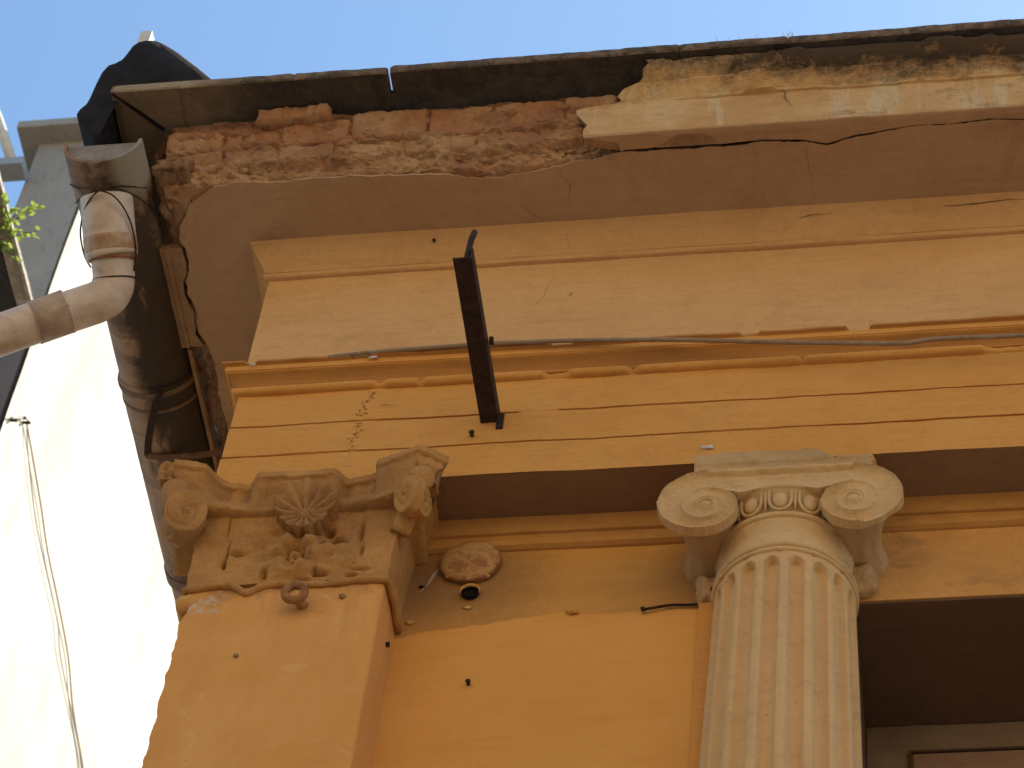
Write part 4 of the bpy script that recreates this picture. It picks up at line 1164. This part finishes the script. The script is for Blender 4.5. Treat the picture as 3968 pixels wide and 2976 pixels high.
# ------------------------------------------------------------------ half-round gutter along the left flank
t = empty('roof_gutter', (-.53, -.5, 10.95), 'large soot-blackened half-round gutter running back along the left flank of the building', 'gutter')
GX, GZ, GR = -.532, 10.952, .141
def half(name, y0, y1, r, mat, parent, th=.012, seed=0, step=.05, rx=0):
    V = []; Fc = []; ys = xs_grid(y0, y1, step); NA = 28
    for y in ys:
        for (rr, sgn) in ((r, 1), (r - th, -1)):
            for a in range(NA + 1):
                q = math.pi * a / NA; q = math.pi + q if sgn == 1 else 2 * math.pi - q
                e = .0012 * fbm((math.cos(q), math.sin(q), y * 3 + seed), 3, 3)
                V.append((GX + (rr + e) * math.cos(q), y, GZ + (rr + e) * math.sin(q)))
    m = 2 * (NA + 1)
    for k in range(len(ys) - 1):
        for a in range(m): b = (a + 1) % m; Fc.append((k * m + a, k * m + b, (k + 1) * m + b, (k + 1) * m + a))
    for e in (0, len(ys) - 1):
        for a in range(NA): Fc.append((e * m + a, e * m + a + 1, e * m + m - 2 - a, e * m + m - 1 - a))
    return smooth_all(fix(mk(name, V, Fc, mat, parent)), .9)
half('gutter_section', -.50, -.285, GR, M['gutter'], t, seed=1)
half('gutter_section', -.286, .50, GR - .004, M['gutter'], t, seed=2)
half('gutter_section', .47, 1.42, GR + .003, M['gutter'], t, seed=3)
half('gutter_section', 1.38, 4.6, GR - .002, M['gutter'], t, seed=4)
half('joint_ring', .485, .505, GR + .008, M['zinc'], t, th=.010, step=.02)
half('joint_ring', .56, .572, GR + .006, M['zinc'], t, th=.010, step=.02)
half('joint_ring', 1.37, 1.42, GR + .009, M['zinc'], t, th=.010, step=.02)
V = [(GX + (GR - .014) * math.cos(math.pi + math.pi * a / 24), -.485, GZ + (GR - .014) * math.sin(math.pi + math.pi * a / 24)) for a in range(25)]
V += [(x, -.475, z) for x, y, z in V]
n = 25
mk('end_cap', V, [tuple(range(n)), tuple(reversed(range(n, 2 * n)))] + [(i, (i + 1) % n, n + (i + 1) % n, n + i) for i in range(n)], M['gutter_cap'], t)
# strap bracket of the gutter
t2 = empty('gutter_bracket', (-.40, .8, 10.8), 'rusty iron strap holding the dark gutter near the pilaster capital', 'bracket')

V, Fc = [], []
def strap(pts, wd, dirn):
    P = [Vector(p) for p in pts]; d = Vector(dirn); base = len(V)
    for p in P:
        for a, b in ((-1, 0), (1, 0), (1, -.004), (-1, -.004)): V.append(p + d * wd * a + Vector((0, 0, b)))
    for i in range(len(P) - 1):
        for c in range(4): e = (c + 1) % 4; Fc.append((base + i * 4 + c, base + i * 4 + e, base + (i + 1) * 4 + e, base + (i + 1) * 4 + c))
    Fc.append((base, base + 1, base + 2, base + 3)); Fc.append(tuple(base + (len(P) - 1) * 4 + q for q in (3, 2, 1, 0)))
strap([(-.49, .47, 10.800), (-.55, .60, 10.804), (-.585, .70, 10.812), (-.602, .765, 10.818)], .012, (1, .4, 0))
fix(mk('strap_arm', V, Fc, M['dark_iron'], t2)); V, Fc = [], []
strap([(-.612, .765, 10.822), (-.56, .766, 10.805), (-.50, .766, 10.800), (-.42, .764, 10.800), (-.30, .760, 10.812), (-.20, .756, 10.83)], .013, (0, 1, 0))
fix(mk('strap_bar', V, Fc, M['rusty'], t2))

# ------------------------------------------------------------------ white plastic drain pipe under the gutter end
t = empty('drain_pipe', (-.52, -.3, 10.84), 'stained white plastic drain pipe wired under the gutter end and bending left', 'pipe')
path = [(-.530, -.37, 10.87), (-.526, -.30, 10.80), (-.516, -.20, 10.700), (-.510, -.135, 10.645), (-.518, -.105, 10.600), (-.548, -.095, 10.562), (-.61, -.095, 10.523), (-.76, -.10, 10.437), (-.90, -.10, 10.358), (-1.3, -.10, 10.13)]
PP = smooth_path(path, 8)
tube('pipe_run', PP[10:], .073, M['pvc'], t, 28)
tube('socket_collar', smooth_path([(-.531, -.335, 10.840), (-.527, -.285, 10.787), (-.519, -.22, 10.720), (-.5165, -.195, 10.695), (-.515, -.185, 10.686)], 4), [.092] * 13 + [.091, .089, .084, .074], M['pvc'], t, 28)
tube('rust_stained_band', smooth_path([(-.5205, -.235, 10.735), (-.5175, -.205, 10.705), (-.516, -.19, 10.691)], 3), [.0930, .0932, .0932, .0932, .0925, .089, .080], M['pvc_rust'], t, 28)
def loop(name, c, ax, r, w_, mat):
    c = Vector(c); ax = Vector(ax).normalized(); u = ax.orthogonal().normalized(); v_ = ax.cross(u)
    return tube(name, [c + u * r * math.cos(q) + v_ * r * math.sin(q) for q in [2 * math.pi * i / 36 for i in range(37)]], w_, mat, t, 6)
ax = (.004, .09, -.08)
loop('rust_ring', (-.5145, -.182, 10.683), ax, .077, .0062, M['rust'])
loop('wire_ring', (-.5085, -.128, 10.637), ax, .0745, .0028, M['dark_iron'])
tube('sleeve', [(-.655, -.10, 10.497), (-.76, -.10, 10.437)], .0775, M['pvc_rust2'], t, 28)
loop('sleeve_lip', (-.655, -.10, 10.497), (-.105, 0, -.06), .0755, .004, M['pvc'])
# tie wires crossing over the collar
def wirepath(name, pts, r=.003): return tube(name, smooth_path(pts, 6), r, M['dark_iron'], t, 6)
for pts, r_ in (([(-.40, -.33, 10.90), (-.47, -.405, 10.800), (-.525, -.415, 10.765), (-.580, -.365, 10.760), (-.622, -.27, 10.750), (-.614, -.20, 10.700), (-.592, -.16, 10.672)], .003),
        ([(-.672, -.36, 10.91), (-.62, -.39, 10.83), (-.55, -.42, 10.768), (-.475, -.395, 10.750), (-.436, -.31, 10.735), (-.423, -.22, 10.690), (-.436, -.15, 10.648)], .003),
        ([(-.385, -.20, 10.93), (-.43, -.33, 10.85), (-.50, -.41, 10.790), (-.60, -.36, 10.83), (-.66, -.30, 10.88)], .0024)):
    tube('tie_wire', smooth_path(pts, 6), r_, M['dark_iron'], t, 6)

# ------------------------------------------------------------------ black sheet hood over the roof corner, post behind
t = empty('roof_hood', (-.45, -.45, 11.25), 'crumpled black tar sheet hood covering the left corner of the roof', 'roof sheet')
out_ = [(-.20, 11.262), (-.219, 11.330), (-.28, 11.415), (-.34, 11.492), (-.40, 11.568), (-.452, 11.636), (-.478, 11.659), (-.503, 11.666), (-.530, 11.656), (-.550, 11.630), (-.562, 11.575), (-.575, 11.535), (-.598, 11.512), (-.622, 11.494), (-.636, 11.44), (-.640, 11.36), (-.646, 11.27), (-.655, 11.205), (-.672, 11.168), (-.668, 11.150), (-.656, 11.120), (-.640, 11.095), (-.612, 11.055), (-.585, 11.000), (-.565, 10.975), (-.553, 10.972), (-.552, 11.1), (-.552, 11.262), (-.45, 11.262), (-.32, 11.262)]
n = len(out_); V = []; Fc = []; cx = (-.50, 11.35); lay = []
rings_ = [(.0, -.505), (.25, -.512), (.5, -.516), (.75, -.512), (.93, -.504), (1.0, -.492)]
for s_, y in rings_[1:]:
    for x, z in out_:
        xx = cx[0] + (x - cx[0]) * s_; zz = cx[1] + (z - cx[1]) * s_
        V.append((xx, max(y + .022 * fbm((xx, 0, zz), 6, 3) * (1 if s_ < .9 else .3), -.530), zz))
m = len(rings_) - 1
V.append((cx[0], -.515, cx[1])); cidx = len(V) - 1
for a in range(n): b = (a + 1) % n; Fc.append((cidx, a, b))
for k in range(m - 1):
    for a in range(n): b = (a + 1) % n; Fc.append((k * n + a, (k + 1) * n + a, (k + 1) * n + b, k * n + b))
base = len(V)
for d in (.12, .35, .6):
    for x, z in out_: V.append((x, -.492 + d, (z - 11.25) * (1 - d * .5) + 11.25 if z > 11.25 else z))
prev = (m - 1) * n
for q in range(3):
    cur = base + q * n
    for a in range(n): b = (a + 1) % n; Fc.append((prev + a, cur + a, cur + b, prev + b))
    prev = cur
Fc.append(tuple(prev + a for a in range(n)))
smooth_all(fix(mk('sheet', V, Fc, M['tar'], t)), 1.0)
hem = [(x, -.487 + .006 * n1(i, .5, 1), z + .004) for i, (x, z) in enumerate(out_[1:8])]
tube('rolled_hem', smooth_path(hem, 4), [.004 + .012 * min(1, (24 - i) / 14) for i in range(25)], M['hem'], t, 8)
t = box('corner_post', -.628, -.583, -.34, -.30, 11.19, 12.03, M['white_block'], None, bevel=.002)
tag(t, 'white square post end poking up above the black roof sheet', 'post')

# ------------------------------------------------------------------ neighbouring wall, beam, pole
t = empty('neighbour_wall', (-2.62, 3, 0), 'tall neighbouring whitewashed wall with grey cement end and coping on the left', 'wall')
box('wall_end', -2.815, -2.455, 3.0, 3.35, 0, 16.98, M['concrete'], t)
V, Fc = [], []
ys = xs_grid(3.004, 20, .25); zs = xs_grid(0, 16.98, .25)
for z in zs:
    for y in ys: V.append((-2.427 + .012 * n1(y, .8, z * .5), y, z))
n = len(ys)
for k in range(len(zs) - 1):
    for c in range(n - 1): a = k * n + c; Fc.append((a, a + 1, a + n + 1, a + n))
mk('whitewashed_face', V, Fc, M['white'], t)
box('wall_core', -2.812, -2.46, 3.35, 20, 0, 16.97, M['concrete'], t)
box('wall_coping', -2.93, -2.30, 2.88, 20, 16.98, 17.05, M['concrete'], t, bevel=.006)
wl = [(2.80, 13.9), (2.99, 14.251), (3.092, 14.399), (3.174, 14.504), (3.215, 14.518), (3.429, 14.467), (3.682, 14.401), (3.899, 14.327), (4.205, 14.281), (4.527, 14.21), (4.769, 14.078), (5.114, 13.989), (5.8, 13.8)]
w1 = [(3.215, 14.518), (3.32, 14.435), (3.489, 14.348), (3.73, 14.262), (4.162, 14.212), (4.30, 14.185), (4.445, 14.100), (4.944, 14.018), (5.12, 13.96), (5.8, 13.75)]
w0 = [(3.02, 14.30), (3.092, 14.399), (3.174, 14.504), (3.215, 14.518)]
for nm, pp, lab in (('hanging_wire', wl[4:], 'thicker tan wire hanging down the whitewashed wall'), ('hanging_wire', w1, 'thinner grey wire hanging down the whitewashed wall')):
    tag(tube(nm, smooth_path([(-2.411, a, b) for a, b in pp], 5), .0055 if pp is not w1 else .004, M['wire_tan'] if pp is not w1 else M['wire_grey'], None, 6), lab, 'wire')
hk = empty('wire_clip', (-2.41, 3.1, 14.40), 'small wire clips at the top of the wires on the white wall', 'clip')
tube('clip_wire', smooth_path([(-2.40, a, b) for a, b in w0], 4), .006, M['wire_grey'], hk, 6)
for a, b in ((3.06, 14.34), (3.14, 14.47), (3.20, 14.51)): tube('clip', [(-2.44, a, b), (-2.385, a, b - .01)], .009, M['dark_iron'], hk, 6)
t = tag(box('roof_beam', -7, -2.80, 2.86, 2.98, 16.545, 16.615, M['steel'], None, bevel=.003), 'grey steel beam running left from the top of the neighbouring wall', 'beam')
tag(tube('slanted_pole', [(-2.87, 2.9, 16.60), (-3.07, 2.9, 17.11), (-3.55, 2.9, 18.24)], .030, M['pole'], None, 14), 'pale slanting pole rising from the grey steel beam', 'pole')
# weathered plank and dark board above the drain pipe
t = empty('eave_plank', (-1.88, 1.2, 13.5), 'weathered grey wooden plank pointing back above the drain pipe, far left', 'plank')
V, Fc = [], []
ys = xs_grid(-.6, 1.96, .04)
for y in ys:
    for x, z in ((-1.925, 13.5), (-1.852, 13.5), (-1.852, 13.53), (-1.925, 13.53)): V.append((x + .004 * n1(y, 7, x * 9), y, z + .004 * n1(y, 9, x)))
for k in range(len(ys) - 1):
    for c in range(4): d = (c + 1) % 4; Fc.append((k * 4 + c, k * 4 + d, (k + 1) * 4 + d, (k + 1) * 4 + c))
Fc += [(0, 1, 2, 3), tuple((len(ys) - 1) * 4 + q for q in (3, 2, 1, 0))]
fix(mk('plank', V, Fc, M['wood'], t))
box('plank_edge_strip', -1.868, -1.848, -.6, 1.95, 13.486, 13.4985, M['wood'], t)
box('dark_soffit_board', -2.6, -1.93, 1.25, 1.95, 13.51, 13.53, M['darkboard'], t)
# sapling growing by the plank
t = empty('sapling', (-1.95, 1.4, 13.45), 'bright green leafy sapling growing by the weathered plank at the far left', 'plant')
ends = [(-1.826, 1.226, 13.5), (-1.675, 1.275, 13.5), (-1.79, 1.328, 13.49), (-1.765, 1.417, 13.5), (-1.72, 1.407, 13.5), (-1.835, 1.55, 13.49), (-1.80, 1.30, 13.52), (-1.72, 1.30, 13.51), (-1.86, 1.46, 13.47), (-1.88, 1.36, 13.48)]
V, Fc = [], []; leaves = []
for i, e in enumerate(ends):
    e = Vector(e) + Vector((0, 0, -.03)); root = Vector((-2.02, 1.42, 13.40)); mid = (root + e) * .5 + Vector((rnd.uniform(-.02, .02), rnd.uniform(-.02, .02), .03))
    sp = smooth_path([root, mid, e], 5); tube_geo(sp, [.0035 - .0002 * j for j in range(len(sp))], 5, False, V, Fc)
    for j in range(3, len(sp)):
        for q in range(1 + j % 2):
            leaves.append((sp[j] + Vector((rnd.uniform(-.022, .022), rnd.uniform(-.022, .022), rnd.uniform(-.02, .015))), rnd.uniform(.010, .019)))
mk('stem', V, Fc, M['stem'], t, True)
lv = [(0, -1, 0), (.55, -.55, .06), (.72, .1, .09), (.45, .75, .05), (0, 1.15, -.08), (-.45, .75, .05), (-.72, .1, .09), (-.55, -.55, .06), (0, .05, 0)]
lme = bpy.data.meshes.new('leaf'); lme.from_pydata(lv, [], [(8, i, (i + 1) % 8) for i in range(8)]); lme.materials.append(M['leaf'])
for p, s_ in leaves:
    o = bpy.data.objects.new('leaf', lme); col.objects.link(o); link_parent(o, t)
    o.location = p; o.scale = (s_, s_, s_); o.rotation_euler = (rnd.uniform(-.7, .7), rnd.uniform(-.7, .7), rnd.uniform(0, 6.28))
